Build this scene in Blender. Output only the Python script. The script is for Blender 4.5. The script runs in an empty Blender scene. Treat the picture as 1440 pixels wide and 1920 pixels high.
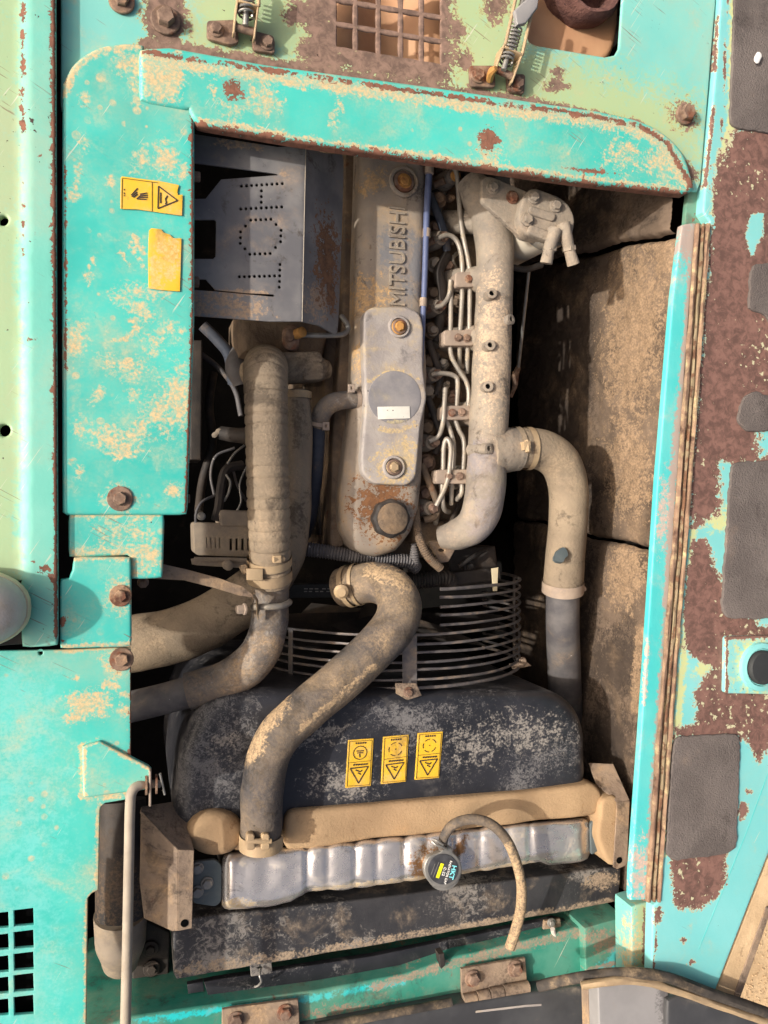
import bpy, bmesh, math, random
import numpy as np
from mathutils import Vector, Matrix, noise as mnoise
from mathutils.geometry import delaunay_2d_cdt
random.seed(7)
R = math.radians
sc = bpy.context.scene
COL = sc.collection

# ------------------------------------------------------------------ camera
FPX, YAW, D0 = 1500.0, R(17.0), 1.25
CF = Vector((math.sin(YAW), 0, -math.cos(YAW)))
CR = Vector((math.cos(YAW), 0, math.sin(YAW)))
CU = Vector((0, 1, 0))
CAM = -CF * D0
cd = bpy.data.cameras.new('camera'); cam = bpy.data.objects.new('camera', cd); COL.objects.link(cam)
cam.location = CAM
cam.rotation_euler = Matrix((CR, CU, -CF)).transposed().to_euler()
cd.sensor_fit = 'VERTICAL'; cd.sensor_height = 24; cd.lens = FPX / 1920 * 24
cd.clip_start = 0.01; cd.clip_end = 200
sc.camera = cam
# ------------------------------------------------------------------ light
SUN = Vector((0.20, -0.015, -0.135)).normalized()
el = math.asin(-SUN.z)
w = bpy.data.worlds.new('World'); sc.world = w; w.use_nodes = True
nt = w.node_tree; bg = nt.nodes['Background']
sky = nt.nodes.new('ShaderNodeTexSky'); sky.sky_type = 'NISHITA'; sky.sun_disc = False
sky.sun_elevation = el; sky.sun_rotation = math.atan2(-SUN.x, -SUN.y)
sky.dust_density = 9.0; sky.ozone_density = 0.0; sky.air_density = 0.6
nt.links.new(sky.outputs[0], bg.inputs[0]); bg.inputs[1].default_value = 0.15
sd = bpy.data.lights.new('sun', 'SUN'); so = bpy.data.objects.new('sun', sd); COL.objects.link(so)
sd.energy = 3.3; sd.angle = R(1.0); sd.color = (1.0, 0.965, 0.915)
so.rotation_euler = SUN.to_track_quat('-Z', 'Y').to_euler(); so.location = (-3, 0, 3)
vs = sc.view_settings
vs.view_transform = 'Standard'; vs.look = 'None'; vs.gamma = 1; vs.use_curve_mapping = False
vs.exposure = 0.14

# ------------------------------------------------------------------ placing helpers
def ray(px, py):
    return CF + CR * ((px - 720) / FPX) + CU * ((960 - py) / FPX)
def P(px, py, z=0.0):                       # point at height z seen at photo pixel (px, py)
    d = ray(px, py); t = (z - CAM.z) / d.z
    return CAM + d * t
def mpp(px, py, z):                         # metres per photo pixel there
    return (P(px, py, z) - CAM).dot(CF) / FPX
def proj(A):                                # numpy (n,3) world -> (n,2) photo pixel
    v = A - np.array(CAM)
    dz = v @ np.array(CF)
    return np.stack([720 + FPX * (v @ np.array(CR)) / dz, 960 - FPX * (v @ np.array(CU)) / dz], 1)

def S(r, g, b, k=1.0):
    f = lambda c: (c / 255 / 12.92) if c <= 10 else ((c / 255 + 0.055) / 1.055) ** 2.4
    return (f(r) * k, f(g) * k, f(b) * k, 1)

# ------------------------------------------------------------------ materials
DUST = S(198, 175, 132); RUST = S(122, 82, 64); DRUST = S(88, 58, 48)
def mat(name, base, base2=None, vscale=9, rough=.55, metal=0., bump=.15, bscale=90,
        alt=None, dust=0., dustcol=DUST, dscale=14, ddet=8, up=0., rust=0., rustcol=RUST, rscale=18,
        speck=0., speckcol=S(60, 42, 36), sscale=120, coat=0., scuff=0., scuffcol=S(150, 145, 138), fsc=70, edge=.18, spec=.5, stretch=None, grime=0., grimecol=S(62, 52, 44), gscale=17, halo=None, fleck=0., film=0., filmcol=S(176, 170, 136), scratch=0., spat=0., altmax=1., altw=.2):
    m = bpy.data.materials.new(name); m.use_nodes = True
    t = m.node_tree; N = t.nodes; L = t.links
    b = N['Principled BSDF']
    geo = N.new('ShaderNodeNewGeometry')
    pos = geo.outputs['Position']
    if stretch:
        mp = N.new('ShaderNodeMapping'); mp.inputs['Scale'].default_value = stretch; L.new(pos, mp.inputs[0]); spos = mp.outputs[0]
    else: spos = pos
    va = N.new('ShaderNodeVectorMath'); va.operation = 'ADD'; L.new(pos, va.inputs[0]); va.inputs[1].default_value = [random.uniform(-9, 9) for _ in range(3)]
    bpos = va.outputs[0]
    def noise(scale, det=6, rg=.6, dist=0., src=None):
        n = N.new('ShaderNodeTexNoise')
        n.inputs['Scale'].default_value = scale; n.inputs['Detail'].default_value = det
        n.inputs['Roughness'].default_value = rg; n.inputs['Distortion'].default_value = dist
        n.inputs['Detail'].default_value = min(det, 4.5)
        L.new(src or bpos, n.inputs['Vector']); return n.outputs['Fac']
    def ma(op, a, b2=None, c=None):
        n = N.new('ShaderNodeMath'); n.operation = op
        for i, v in enumerate((a, b2, c)):
            if v is None: continue
            if isinstance(v, (int, float)): n.inputs[i].default_value = v
            else: L.new(v, n.inputs[i])
        return n.outputs[0]
    def sm(v, lo, hi):
        n = N.new('ShaderNodeMapRange'); n.interpolation_type = 'SMOOTHSTEP'
        n.inputs['From Min'].default_value = lo; n.inputs['From Max'].default_value = hi
        L.new(v, n.inputs['Value']); return n.outputs['Result']
    def mix(f, a, c):
        n = N.new('ShaderNodeMix'); n.data_type = 'RGBA'
        if isinstance(f, (int, float)): n.inputs[0].default_value = f
        else: L.new(f, n.inputs[0])
        for i, v in ((6, a), (7, c)):
            if isinstance(v, tuple): n.inputs[i].default_value = v
            else: L.new(v, n.inputs[i])
        return n.outputs[2]
    def attr(nm):
        n = N.new('ShaderNodeAttribute'); n.attribute_name = nm; return n.outputs['Fac']
    b2 = base2 or tuple(min(1, c * 1.35) for c in base[:3]) + (1,)
    col = mix(sm(noise(vscale, 7, .62), .36, .66), base, b2)
    nfine = noise(bscale, 6, .65)
    nf2 = noise(66, 5, .7, .5)
    nf3 = noise(230, 3, .7)
    ragged = ma('ADD', ma('MULTIPLY', ma('SUBTRACT', nf2, .5), 1.7), ma('MULTIPLY', ma('SUBTRACT', nf3, .5), 1.1))
    def amask(nm, wd=.05):
        a = attr(nm)
        on = ma('MINIMUM', ma('MULTIPLY', a, 6.0), 1.0)
        return sm(ma('ADD', a, ma('MULTIPLY', ragged, on)), .5 - wd, .5 + wd)
    if alt:
        col = mix(ma('MULTIPLY', amask('alt', altw), altmax), col, alt)
    rm = None
    if scuff:
        f1 = noise(fsc, 10, .78, 1.2, spos); f2 = noise(7, 3, .6, .5)
        v = ma('ADD', f1, ma('MULTIPLY', ma('SUBTRACT', f2, .52), 1.15))
        msk = ma('MULTIPLY', sm(v, .66 - .2 * scuff, .86 - .2 * scuff), .8)
        col = mix(msk, col, scuffcol); rm = msk
    # dust
    if grime:
        gm = sm(ma('ADD', noise(gscale, 5, .72, .8), ma('MULTIPLY', ma('SUBTRACT', nf3, .5), .3)), .60 - .2 * grime, .76 - .2 * grime)
        col = mix(ma('MULTIPLY', gm, .72), col, grimecol)
    if film:
        col = mix(ma('MULTIPLY', sm(ma('ADD', noise(5.5, 5, .65, .6), ma('MULTIPLY', ma('SUBTRACT', nf3, .5), .25)), .40, .74), film), col, filmcol)
    if scratch:
        for ang_, off_, cc in ((.5, 0, S(120, 88, 70)), (-1.0, 3, S(205, 200, 180))):
            vr_ = N.new('ShaderNodeVectorRotate'); vr_.rotation_type = 'Z_AXIS'; vr_.inputs['Angle'].default_value = ang_; L.new(bpos, vr_.inputs['Vector'])
            mp_ = N.new('ShaderNodeMapping'); mp_.inputs['Scale'].default_value = (13, 380, 13); mp_.inputs['Location'].default_value = (off_, off_, 0)
            L.new(vr_.outputs[0], mp_.inputs[0])
            sn = noise(1., 2, .5, .25, mp_.outputs[0])
            col = mix(ma('MULTIPLY', sm(ma('ADD', sn, ma('MULTIPLY', ma('SUBTRACT', noise(9, 2, .5), .5), .5)), .80 - .12 * scratch, .83 - .12 * scratch), .7), col, cc)
    dm = amask('dust', edge)
    if spat:
        vo = N.new('ShaderNodeTexVoronoi'); vo.inputs['Scale'].default_value = 62; L.new(bpos, vo.inputs['Vector'])
        sx_ = N.new('ShaderNodeSeparateColor'); L.new(vo.outputs['Color'], sx_.inputs[0])
        rr_ = ma('MULTIPLY', ma('POWER', sx_.outputs[0], 4.0), .5)
        dd_ = ma('ADD', vo.outputs['Distance'], ma('MULTIPLY', ma('SUBTRACT', nf3, .5), .35))
        sp_ = sm(ma('SUBTRACT', rr_, dd_), 0., .12)
        sp_ = ma('MULTIPLY', sp_, sm(noise(8, 3, .6), .44 - .1 * spat, .60 - .1 * spat))
        dm = ma('MAXIMUM', dm, ma('MULTIPLY', sp_, .8))
    if dust:
        thr = .74 - .42 * dust
        dm = ma('MAXIMUM', dm, ma('MULTIPLY', sm(noise(dscale, ddet, .66, .35), thr - edge * .8, thr + edge * .8), .92))
    if up:
        sp = N.new('ShaderNodeSeparateXYZ'); L.new(geo.outputs['Normal'], sp.inputs[0])
        u = ma('ADD', sp.outputs[2], ma('MULTIPLY', ma('SUBTRACT', nf2, .5), 1.7))
        dm = ma('MAXIMUM', dm, ma('MULTIPLY', sm(u, .45, 1.05), up))
    dcol = mix(sm(nf3, .3, .7), tuple(c * .8 for c in dustcol[:3]) + (1,), tuple(min(1, c * 1.12) for c in dustcol[:3]) + (1,))
    if dust or up: dm = ma('MULTIPLY', dm, ma('ADD', .5, ma('MULTIPLY', sm(ma('ADD', nf3, ma('MULTIPLY', ma('SUBTRACT', nf2, .5), .8)), .32, .66), .5)))
    col = mix(dm, col, dcol)
    # rust
    km = amask('rust', .04)
    if halo:
        a_ = attr('rust'); on_ = ma('MINIMUM', ma('MULTIPLY', a_, 6.0), 1.0)
        col = mix(sm(ma('ADD', a_, ma('MULTIPLY', ragged, on_)), .34, .47), col, halo)
    if fleck:
        fl = sm(ma('ADD', noise(85, 3, .6), ma('MULTIPLY', ma('SUBTRACT', noise(7, 2, .5), .5), .55)), .72 - .2 * fleck, .76 - .2 * fleck)
        km = ma('MULTIPLY', km, ma('SUBTRACT', 1.0, fl))
    if rust:
        thr = .74 - .42 * rust
        km = ma('MAXIMUM', km, sm(noise(rscale, 9, .68), thr - .05, thr + .05))
    rcol = mix(sm(nf2, .34, .66), tuple(c * .62 for c in rustcol[:3]) + (1,), tuple(min(1, c * 1.3) for c in rustcol[:3]) + (1,))
    col = mix(km, col, rcol)
    if speck:
        km2 = sm(ma('ADD', noise(sscale, 3, .55), ma('MULTIPLY', ma('SUBTRACT', noise(10, 3, .5), .5), .35)), .80 - .2 * speck, .83 - .2 * speck)
        col = mix(km2, col, speckcol)
    L.new(col, b.inputs['Base Color'])
    flat = ma('MAXIMUM', dm, km)
    if rm is not None: flat = ma('MAXIMUM', flat, ma('MULTIPLY', rm, .8))
    rr = ma('ADD', ma('MULTIPLY', flat, .9 - rough), ma('ADD', ma('MULTIPLY', ma('SUBTRACT', nf2, .5), .35), rough))
    L.new(rr, b.inputs['Roughness'])
    if metal: L.new(ma('MULTIPLY', ma('SUBTRACT', 1.0, flat), metal), b.inputs['Metallic'])
    b.inputs['Specular IOR Level'].default_value = spec
    bp = N.new('ShaderNodeBump'); bp.inputs['Strength'].default_value = bump; bp.inputs['Distance'].default_value = .004
    L.new(nfine, bp.inputs['Height']); L.new(bp.outputs[0], b.inputs['Normal'])
    return m

CY = S(58, 178, 165); CYL = S(122, 202, 196); YG = S(172, 182, 124)
m_cyan = mat('cyan_paint', CY, S(76, 192, 178), vscale=5, rough=.42, bump=.06, dust=.16, dscale=11, alt=CYL, altmax=.55, altw=.4, speck=.14, edge=.26, film=.3, scratch=.35, spat=.35)
m_panel = mat('cyan_panel_paint', S(56, 174, 162), S(74, 190, 176), vscale=5, rough=.4, bump=.06, dust=.07, dscale=24, alt=CYL, speck=.16, edge=.34, film=.28, scratch=.55, spat=.5)
m_deck = mat('weathered_deck_paint', S(112, 188, 178), S(126, 194, 182), vscale=4, rough=.5, bump=.06, alt=YG, dust=.05, rust=.06, speck=.3, rustcol=S(126, 102, 88), halo=S(176, 178, 122), fleck=.05, film=.4, scratch=.7, altmax=.8, altw=.4)
m_strip = mat('faded_strip_paint', S(104, 186, 168), S(122, 192, 174), vscale=6, rough=.5, bump=.08, alt=YG, altmax=.7, altw=.45, rust=.06, speck=.42, film=.35, scratch=.6)
m_lid = mat('rusted_lid_paint', S(112, 190, 188), S(126, 196, 194), vscale=4, rough=.45, bump=.1, alt=S(190, 196, 140), rust=.0, rustcol=S(112, 82, 72), speck=.22, dust=.03, halo=S(190, 186, 150), fleck=.26, film=.15, scratch=.4)
m_green = mat('green_sill_paint', S(44, 132, 112), S(84, 146, 126), vscale=9, rough=.5, bump=.08, grime=.35, grimecol=S(58, 78, 68), film=.3, scratch=.3, dust=.22, dustcol=S(150, 130, 110), alt=S(30, 190, 190), speck=.1, rust=.05)
m_rail = mat('rubbed_cyan_rail', S(70, 186, 184), S(96, 192, 188), vscale=6, rough=.5, bump=.1, alt=S(165, 150, 140), dust=.2, dustcol=S(190, 165, 150), speck=.1)
m_shield = mat('dark_shield_steel', grime=.15, base=S(96, 95, 97), base2=S(128, 125, 122), vscale=9, rough=.6, metal=.0, bump=.05, dust=.14, dustcol=S(165, 140, 115), rust=0, rustcol=S(110, 78, 55), alt=S(150, 142, 138), speck=.15, speckcol=S(160, 150, 135))
m_cast = mat('dusty_cast_aluminium', S(124, 115, 104), S(148, 137, 121), vscale=14, rough=.8, bump=.5, grime=.32, gscale=15, dust=.3, dustcol=S(176, 155, 130), dscale=16, up=.3, speck=.15, speckcol=S(80, 68, 58), alt=S(128, 122, 122))
m_cover = mat('dusty_valve_cover_metal', S(136, 124, 110), S(156, 142, 125), vscale=12, rough=.75, bump=.3, grime=.22, dust=.26, dustcol=S(184, 150, 106), dscale=12, speck=.15, alt=S(120, 118, 118), rust=.1, rustcol=S(120, 82, 52))
m_silver = mat('grey_cover_plate', S(150, 142, 136), S(168, 159, 150), vscale=20, rough=.6, metal=.0, bump=.3, bscale=160, dust=.3, dustcol=S(192, 168, 125), dscale=22, speck=.35, speckcol=S(95, 90, 90), grime=.2, grimecol=S(104, 98, 96))
m_disc = mat('round_grey_patch', S(124, 121, 122), S(144, 139, 136), vscale=20, rough=.6, bump=.15, dust=.14, dustcol=S(180, 165, 130))
m_hose = mat('dusty_brown_hose', S(130, 116, 98), S(150, 134, 112), vscale=9, rough=.88, bump=.5, bscale=210, grime=.5, gscale=12, grimecol=S(74, 66, 58), dust=.32, dustcol=S(174, 152, 124), dscale=10, speck=.12, speckcol=S(90, 78, 66), spec=.2)
m_ghose = mat('grey_worn_rubber', S(84, 82, 82), S(112, 106, 100), vscale=16, rough=.7, bump=.4, grime=.45, grimecol=S(48, 47, 48), dust=.42, dustcol=S(166, 140, 108), dscale=12, up=.25, spec=.25, scuff=.35)
m_rhose = mat('dusty_radiator_hose_rubber', S(74, 71, 69), S(104, 95, 86), alt=S(66, 66, 70), altmax=.85, vscale=12, rough=.75, bump=.6, grime=.6, grimecol=S(46, 44, 43), dust=.3, dustcol=S(178, 152, 118), dscale=8, edge=.3, up=.2, spec=.25, speck=.25, speckcol=S(60, 54, 48))
m_dhose = mat('dark_blue_rubber', S(52, 58, 70), S(72, 76, 84), vscale=14, rough=.6, bump=.15, dust=.2, dustcol=S(130, 110, 88), spec=.3)
m_pipe = mat('grey_coated_pipe', S(78, 76, 78), S(104, 100, 98), vscale=18, rough=.65, bump=.2, dust=.24, dustcol=S(140, 122, 102), speck=.3, speckcol=S(190, 185, 178))
m_black = mat('scuffed_black_plastic', S(36, 37, 41), S(50, 50, 54), vscale=8, rough=.38, bump=.15, scuff=.66, scuffcol=S(122, 119, 117), fsc=150, dust=.06, dustcol=S(136, 130, 122), stretch=(1, 1, 1))
m_black2 = mat('dirty_black_steel', S(40, 40, 43), S(58, 57, 58), vscale=10, rough=.6, bump=.2, scuff=.8, scuffcol=S(138, 132, 124), fsc=95, dust=.2, dustcol=S(150, 132, 110), dscale=16)
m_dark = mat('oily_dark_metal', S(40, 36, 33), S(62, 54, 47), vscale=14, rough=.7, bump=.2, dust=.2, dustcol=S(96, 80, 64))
m_bay = mat('dark_bay_lining', S(20, 19, 18), S(30, 28, 26), vscale=6, rough=.9, bump=.2, dust=.12, dustcol=S(58, 50, 42), spec=.1)  # near-black base colour with sparse brown dust
m_block = mat('brown_engine_block', S(92, 78, 64), S(116, 98, 78), vscale=20, rough=.8, bump=.5, grime=.35, dust=.3, dustcol=S(150, 122, 90), rust=.18, rustcol=S(110, 72, 46))
m_steel = mat('dusty_steel_line', S(140, 134, 124), S(160, 152, 140), vscale=30, rough=.5, metal=.45, bump=.1, dust=.3, dustcol=S(176, 158, 128), dscale=40, up=.2)
m_clamp = mat('dusty_clamp_block', S(150, 134, 120), S(168, 150, 132), vscale=30, rough=.7, metal=.2, bump=.15, dust=.3, dustcol=S(180, 158, 130))
m_band = mat('tan_clamp_band', S(165, 142, 112), S(182, 158, 124), vscale=30, rough=.6, metal=.3, bump=.15, dust=.4, dustcol=S(190, 162, 120))
m_rustbolt = mat('rusty_bolt_steel', S(98, 78, 66), S(136, 112, 94), vscale=60, rough=.8, bump=.4, rust=.4, rustcol=S(112, 72, 52), dust=.3, dustcol=S(175, 140, 105))
m_orange = mat('orange_rust', S(168, 120, 62), S(190, 140, 76), vscale=40, rough=.8, bump=.35, rust=.3, rustcol=S(120, 74, 40))
m_grid = mat('brown_rust_plate', S(128, 104, 88), S(146, 120, 102), vscale=20, rough=.85, bump=.3, speck=.5, speckcol=S(84, 64, 54), sscale=90, alt=YG)
m_tank = mat('brushed_aluminium_tank', S(216, 208, 200), S(232, 224, 216), vscale=10, rough=.3, metal=.75, grime=.12, grimecol=S(150, 142, 132), bump=.15, bscale=60, dust=.12, dustcol=S(185, 165, 130), alt=S(176, 130, 86), scuff=.1, scuffcol=S(165, 160, 150))
m_foam = mat('tan_foam_strip', S(160, 133, 102), S(174, 146, 112), vscale=10, rough=.95, bump=.35, bscale=260, speck=.12, grime=.12, grimecol=S(120, 92, 66), spec=.1, dust=.1, dustcol=S(176, 140, 100))
m_wall = mat('mud_caked_foam_lining', S(90, 78, 67), S(116, 100, 85), vscale=7, rough=.95, bump=.8, bscale=60, dust=.22, dustcol=S(146, 123, 98), grime=.42, gscale=6.5, grimecol=S(58, 51, 46), dscale=9, alt=S(64, 56, 50), altmax=.85, speck=.3, speckcol=S(70, 58, 48), spec=.1, edge=.2)  # alt is the shade tone painted onto the foam
m_brk = mat('muddy_bracket_steel', S(124, 106, 90), S(146, 126, 105), vscale=22, rough=.85, bump=.6, grime=.5, dust=.35, dustcol=S(182, 150, 112), rust=.16, rustcol=S(104, 78, 62), alt=S(110, 92, 78))
m_pad = mat('grey_felt_pad', S(100, 93, 89), S(116, 108, 103), vscale=9, rough=1, bump=.8, bscale=320, grime=.22, grimecol=S(78, 72, 69), gscale=8, spec=.05, alt=S(84, 78, 76), dust=.08, dustcol=S(140, 122, 108), speck=.06, speckcol=S(190, 180, 170))
m_yel = mat('yellow_label_vinyl', S(224, 178, 38), S(220, 172, 52), vscale=18, rough=.6, bump=.03, grime=.15, grimecol=S(150, 118, 60), dust=.4, dustcol=S(216, 176, 110), dscale=22)
m_print = mat('black_print', S(52, 42, 34), rough=.7, bump=0., dust=.2, dustcol=S(150, 118, 66), dscale=60)
m_tan = mat('tan_painted_box', S(188, 142, 106), S(200, 156, 118), vscale=10, rough=.7, bump=.1, rust=.1, rustcol=S(140, 92, 70))
m_exh = mat('flaking_exhaust_rust', S(88, 58, 52), S(120, 84, 74), vscale=45, rough=.95, bump=.8, bscale=150, speck=.5, speckcol=S(50, 34, 32))
m_sand = mat('pale_sand', S(186, 158, 122), S(206, 178, 140), vscale=9, grime=.25, grimecol=S(150, 124, 94), rough=1, bump=.6, bscale=60, speck=.3, speckcol=S(120, 98, 76), spec=.1)
m_seal = mat('worn_rubber_seal', S(54, 51, 48), S(78, 72, 66), vscale=20, rough=.8, bump=.3, dust=.32, dustcol=S(165, 142, 112), spec=.2)
m_sealb = mat('peeling_brown_seal', S(118, 92, 74), S(150, 122, 98), vscale=24, rough=.9, bump=.4, dust=.3, dustcol=S(205, 190, 140), dscale=34, rust=.3, rustcol=S(92, 66, 52), stretch=(1, .2, 1))
m_sealp = mat('pale_bead_seal', S(146, 130, 100), S(134, 118, 92), vscale=24, rough=.8, bump=.3, rust=.55, rustcol=S(110, 78, 56), rscale=40)
m_zinc = mat('grey_zinc_steel', S(132, 130, 124), S(156, 152, 144), vscale=30, rough=.45, metal=.5, bump=.1, dust=.2, dustcol=S(170, 148, 116))
m_plate = mat('dark_grey_end_plate', S(84, 94, 96), S(104, 112, 112), vscale=20, rough=.55, metal=.2, bump=.1, dust=.12, dustcol=S(150, 136, 116))
m_door = mat('grey_door_steel', S(72, 72, 73), S(90, 90, 90), vscale=7, rough=.35, metal=.3, bump=.06, dust=.12, dustcol=S(140, 128, 112))
m_doorl = mat('pale_grey_door_lining', S(132, 130, 128), S(146, 143, 141), vscale=7, rough=.55, bump=.06, dust=.12, dustcol=S(150, 138, 122), alt=S(100, 98, 98))
m_lab = mat('grimy_white_label', S(206, 202, 190), rough=.6, bump=.05, grime=.25, grimecol=S(150, 142, 125), speck=.3, dust=.2)
m_white = mat('white_filter_can', S(214, 204, 184), S(200, 190, 172), vscale=20, rough=.5, bump=.05, dust=.2)
m_blue = mat('blue_plastic_pipe', S(84, 94, 126), S(96, 106, 138), vscale=20, rough=.5, bump=.03, dust=.1, dustcol=S(140, 130, 120))
m_cap = mat('dark_cap_vinyl', S(62, 62, 64), S(82, 82, 84), vscale=60, rough=.4, metal=.2, bump=.05)
m_capt = mat('cap_print_cyan', S(130, 214, 220), rough=.5, bump=0)
m_capw = mat('cap_print_white', S(215, 212, 205), rough=.5, bump=0)
m_capy = mat('cap_print_yellow', S(226, 222, 30), rough=.5, bump=0)
m_alt = mat('dusty_alternator_case', S(128, 116, 102), S(150, 136, 118), vscale=20, rough=.75, bump=.2, dust=.4, dustcol=S(160, 142, 116))
m_shoe = mat('grey_shoe_suede', S(200, 190, 178), S(212, 202, 190), vscale=14, rough=1, bump=.3, bscale=240, spec=.1, dust=.2, dustcol=S(190, 170, 140))
m_sole = mat('cream_shoe_rubber', S(205, 190, 155), rough=.8, bump=.1)
m_mesh = mat('white_shoe_mesh', S(205, 200, 200), rough=.9, bump=.4, bscale=500)
m_rubber = mat('black_rubber_plug', S(40, 42, 42), rough=.7, bump=.1, dust=.05)
m_hole = mat('black_void', (.004, .004, .004, 1), rough=1, bump=0, spec=0)  # flat black painted in for the darkness inside holes
m_rod = mat('chalky_prop_rod', S(146, 135, 120), S(164, 152, 134), vscale=16, rough=.7, bump=.15, dust=.25, dustcol=S(150, 134, 112), speck=.1)
m_ring = mat('guard_wire', S(92, 88, 88), S(122, 114, 108), vscale=40, rough=.55, metal=.3, bump=.1, dust=.24, dustcol=S(165, 140, 112), dscale=40)

# ------------------------------------------------------------------ mesh helpers
WL = {}
def W(o): return WL.get(o.name, Vector((0, 0, 0))) if o else Vector((0, 0, 0))
def tag(o, label=None, cat=None, group=None, kind=None):
    if label: o['label'] = label
    if cat: o['category'] = cat
    if group: o['group'] = group
    if kind: o['kind'] = kind
    return o
def thing(name, label, cat, loc, group=None):
    o = bpy.data.objects.new(name, None); COL.objects.link(o); o.empty_display_size = .02
    o.location = loc; WL[o.name] = Vector(loc)
    return tag(o, label, cat, group)

def stain_shade_vals(A, st):  # tone masks: real stains plus painted-in shade and highlights
    px = proj(A); n = len(px); out = {}
    for s in st:
        nm, kind = s[0], s[1]
        if kind == 'e':
            cx, cy, rx, ry, ang = s[2:7]
            a = R(ang); dx = px[:, 0] - cx; dy = px[:, 1] - cy
            u = (dx * math.cos(a) + dy * math.sin(a)) / rx; v = (-dx * math.sin(a) + dy * math.cos(a)) / ry
            val = np.clip(1 - .5 * np.sqrt(u * u + v * v), 0, 1)
            if len(s) > 7: val = val * s[7]
        elif kind == 'l':
            pts, wd = s[2], s[3]; d = np.full(n, 1e9)
            for (x0, y0), (x1, y1) in zip(pts[:-1], pts[1:]):
                vx, vy = x1 - x0, y1 - y0; l2 = vx * vx + vy * vy + 1e-9
                t = np.clip(((px[:, 0] - x0) * vx + (px[:, 1] - y0) * vy) / l2, 0, 1)
                d = np.minimum(d, np.hypot(px[:, 0] - x0 - t * vx, px[:, 1] - y0 - t * vy))
            val = np.clip(1 - .5 * d / wd, 0, 1)
            if len(s) > 4: val = val * s[4]
        else:
            pts, soft = s[2], s[3]; d = np.full(n, 1e9); ins = np.zeros(n, bool)
            for (x0, y0), (x1, y1) in zip(pts, pts[1:] + pts[:1]):
                vx, vy = x1 - x0, y1 - y0; l2 = vx * vx + vy * vy + 1e-9
                t = np.clip(((px[:, 0] - x0) * vx + (px[:, 1] - y0) * vy) / l2, 0, 1)
                d = np.minimum(d, np.hypot(px[:, 0] - x0 - t * vx, px[:, 1] - y0 - t * vy))
                if y1 != y0:
                    c = ((px[:, 1] < y0) != (px[:, 1] < y1)) & (px[:, 0] < x0 + (px[:, 1] - y0) / (y1 - y0) * vx)
                    ins ^= c
            sdv = np.where(ins, d, -d)
            val = np.clip(.5 + sdv / (2 * soft), 0, 1)
            if len(s) > 4: val = val * s[4]
        out[nm] = np.maximum(out.get(nm, np.zeros(n)), val)
    return out

def obj(name, V, F, material, parent=None, sharp=38, stains_shade=None, weld=True, smooth=True, label=None):
    bm = bmesh.new()
    vv = [bm.verts.new(v) for v in V]
    for f in F:
        try: bm.faces.new([vv[i] for i in f])
        except ValueError: pass
    if weld: bmesh.ops.remove_doubles(bm, verts=bm.verts, dist=2e-6)
    bmesh.ops.recalc_face_normals(bm, faces=bm.faces)
    lo = Vector((min(v.co.x for v in bm.verts), min(v.co.y for v in bm.verts), min(v.co.z for v in bm.verts)))
    hi = Vector((max(v.co.x for v in bm.verts), max(v.co.y for v in bm.verts), max(v.co.z for v in bm.verts)))
    c = (lo + hi) / 2; c.z = lo.z
    sv = stain_shade_vals(np.array([v.co[:] for v in bm.verts]), stains_shade) if stains_shade else {}
    for v in bm.verts: v.co -= c
    if smooth:
        ca = R(sharp)
        for f in bm.faces: f.smooth = True
        for e in bm.edges:
            e.smooth = len(e.link_faces) == 2 and e.calc_face_angle(0) < ca
    me = bpy.data.meshes.new(name); bm.to_mesh(me); bm.free()
    for k, a in sv.items():
        at = me.attributes.new(k, 'FLOAT', 'POINT'); at.data.foreach_set('value', a.astype(np.float32))
    me.materials.append(material)
    o = bpy.data.objects.new(name, me); COL.objects.link(o)
    WL[o.name] = c
    if parent: o.parent = parent
    o.location = c - W(parent)
    if label: o['label'] = label
    return o

def spline(pts, per):
    pts = [Vector(p) for p in pts]
    if len(pts) == 2: return [pts[0].lerp(pts[1], i / per) for i in range(per + 1)]
    out = []
    e = [pts[0] * 2 - pts[1]] + pts + [pts[-1] * 2 - pts[-2]]
    for i in range(1, len(e) - 2):
        p0, p1, p2, p3 = e[i - 1:i + 3]
        for k in range(per):
            t = k / per
            out.append(.5 * ((2 * p1) + (p2 - p0) * t + (2 * p0 - 5 * p1 + 4 * p2 - p3) * t * t + (3 * p1 - p0 - 3 * p2 + p3) * t ** 3))
    out.append(pts[-1]); return out

def sweep(C, rad, n=16, caps=True, off=0, lump=0., seed=0):
    V, F = [], []
    T = []
    for i in range(len(C)):
        a = C[max(0, i - 1)]; b = C[min(len(C) - 1, i + 1)]; T.append((b - a).normalized())
    nrm = T[0].orthogonal().normalized()
    for i, c in enumerate(C):
        nrm = (nrm - T[i] * nrm.dot(T[i])).normalized(); bn = T[i].cross(nrm)
        for k in range(n):
            a = 2 * math.pi * k / n; d = nrm * math.cos(a) + bn * math.sin(a)
            r = rad[i]
            if lump: r *= 1 + lump * mnoise.noise(c * 25 + d * 1.3 + Vector((seed, 0, 0)))
            V.append(c + d * r)
    for i in range(len(C) - 1):
        for k in range(n):
            a = off + i * n + k; b = off + i * n + (k + 1) % n
            F.append((a, b, b + n, a + n))
    if caps:
        F.append(tuple(off + k for k in range(n))[::-1]); F.append(tuple(off + (len(C) - 1) * n + k for k in range(n)))
    return V, F

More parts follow.
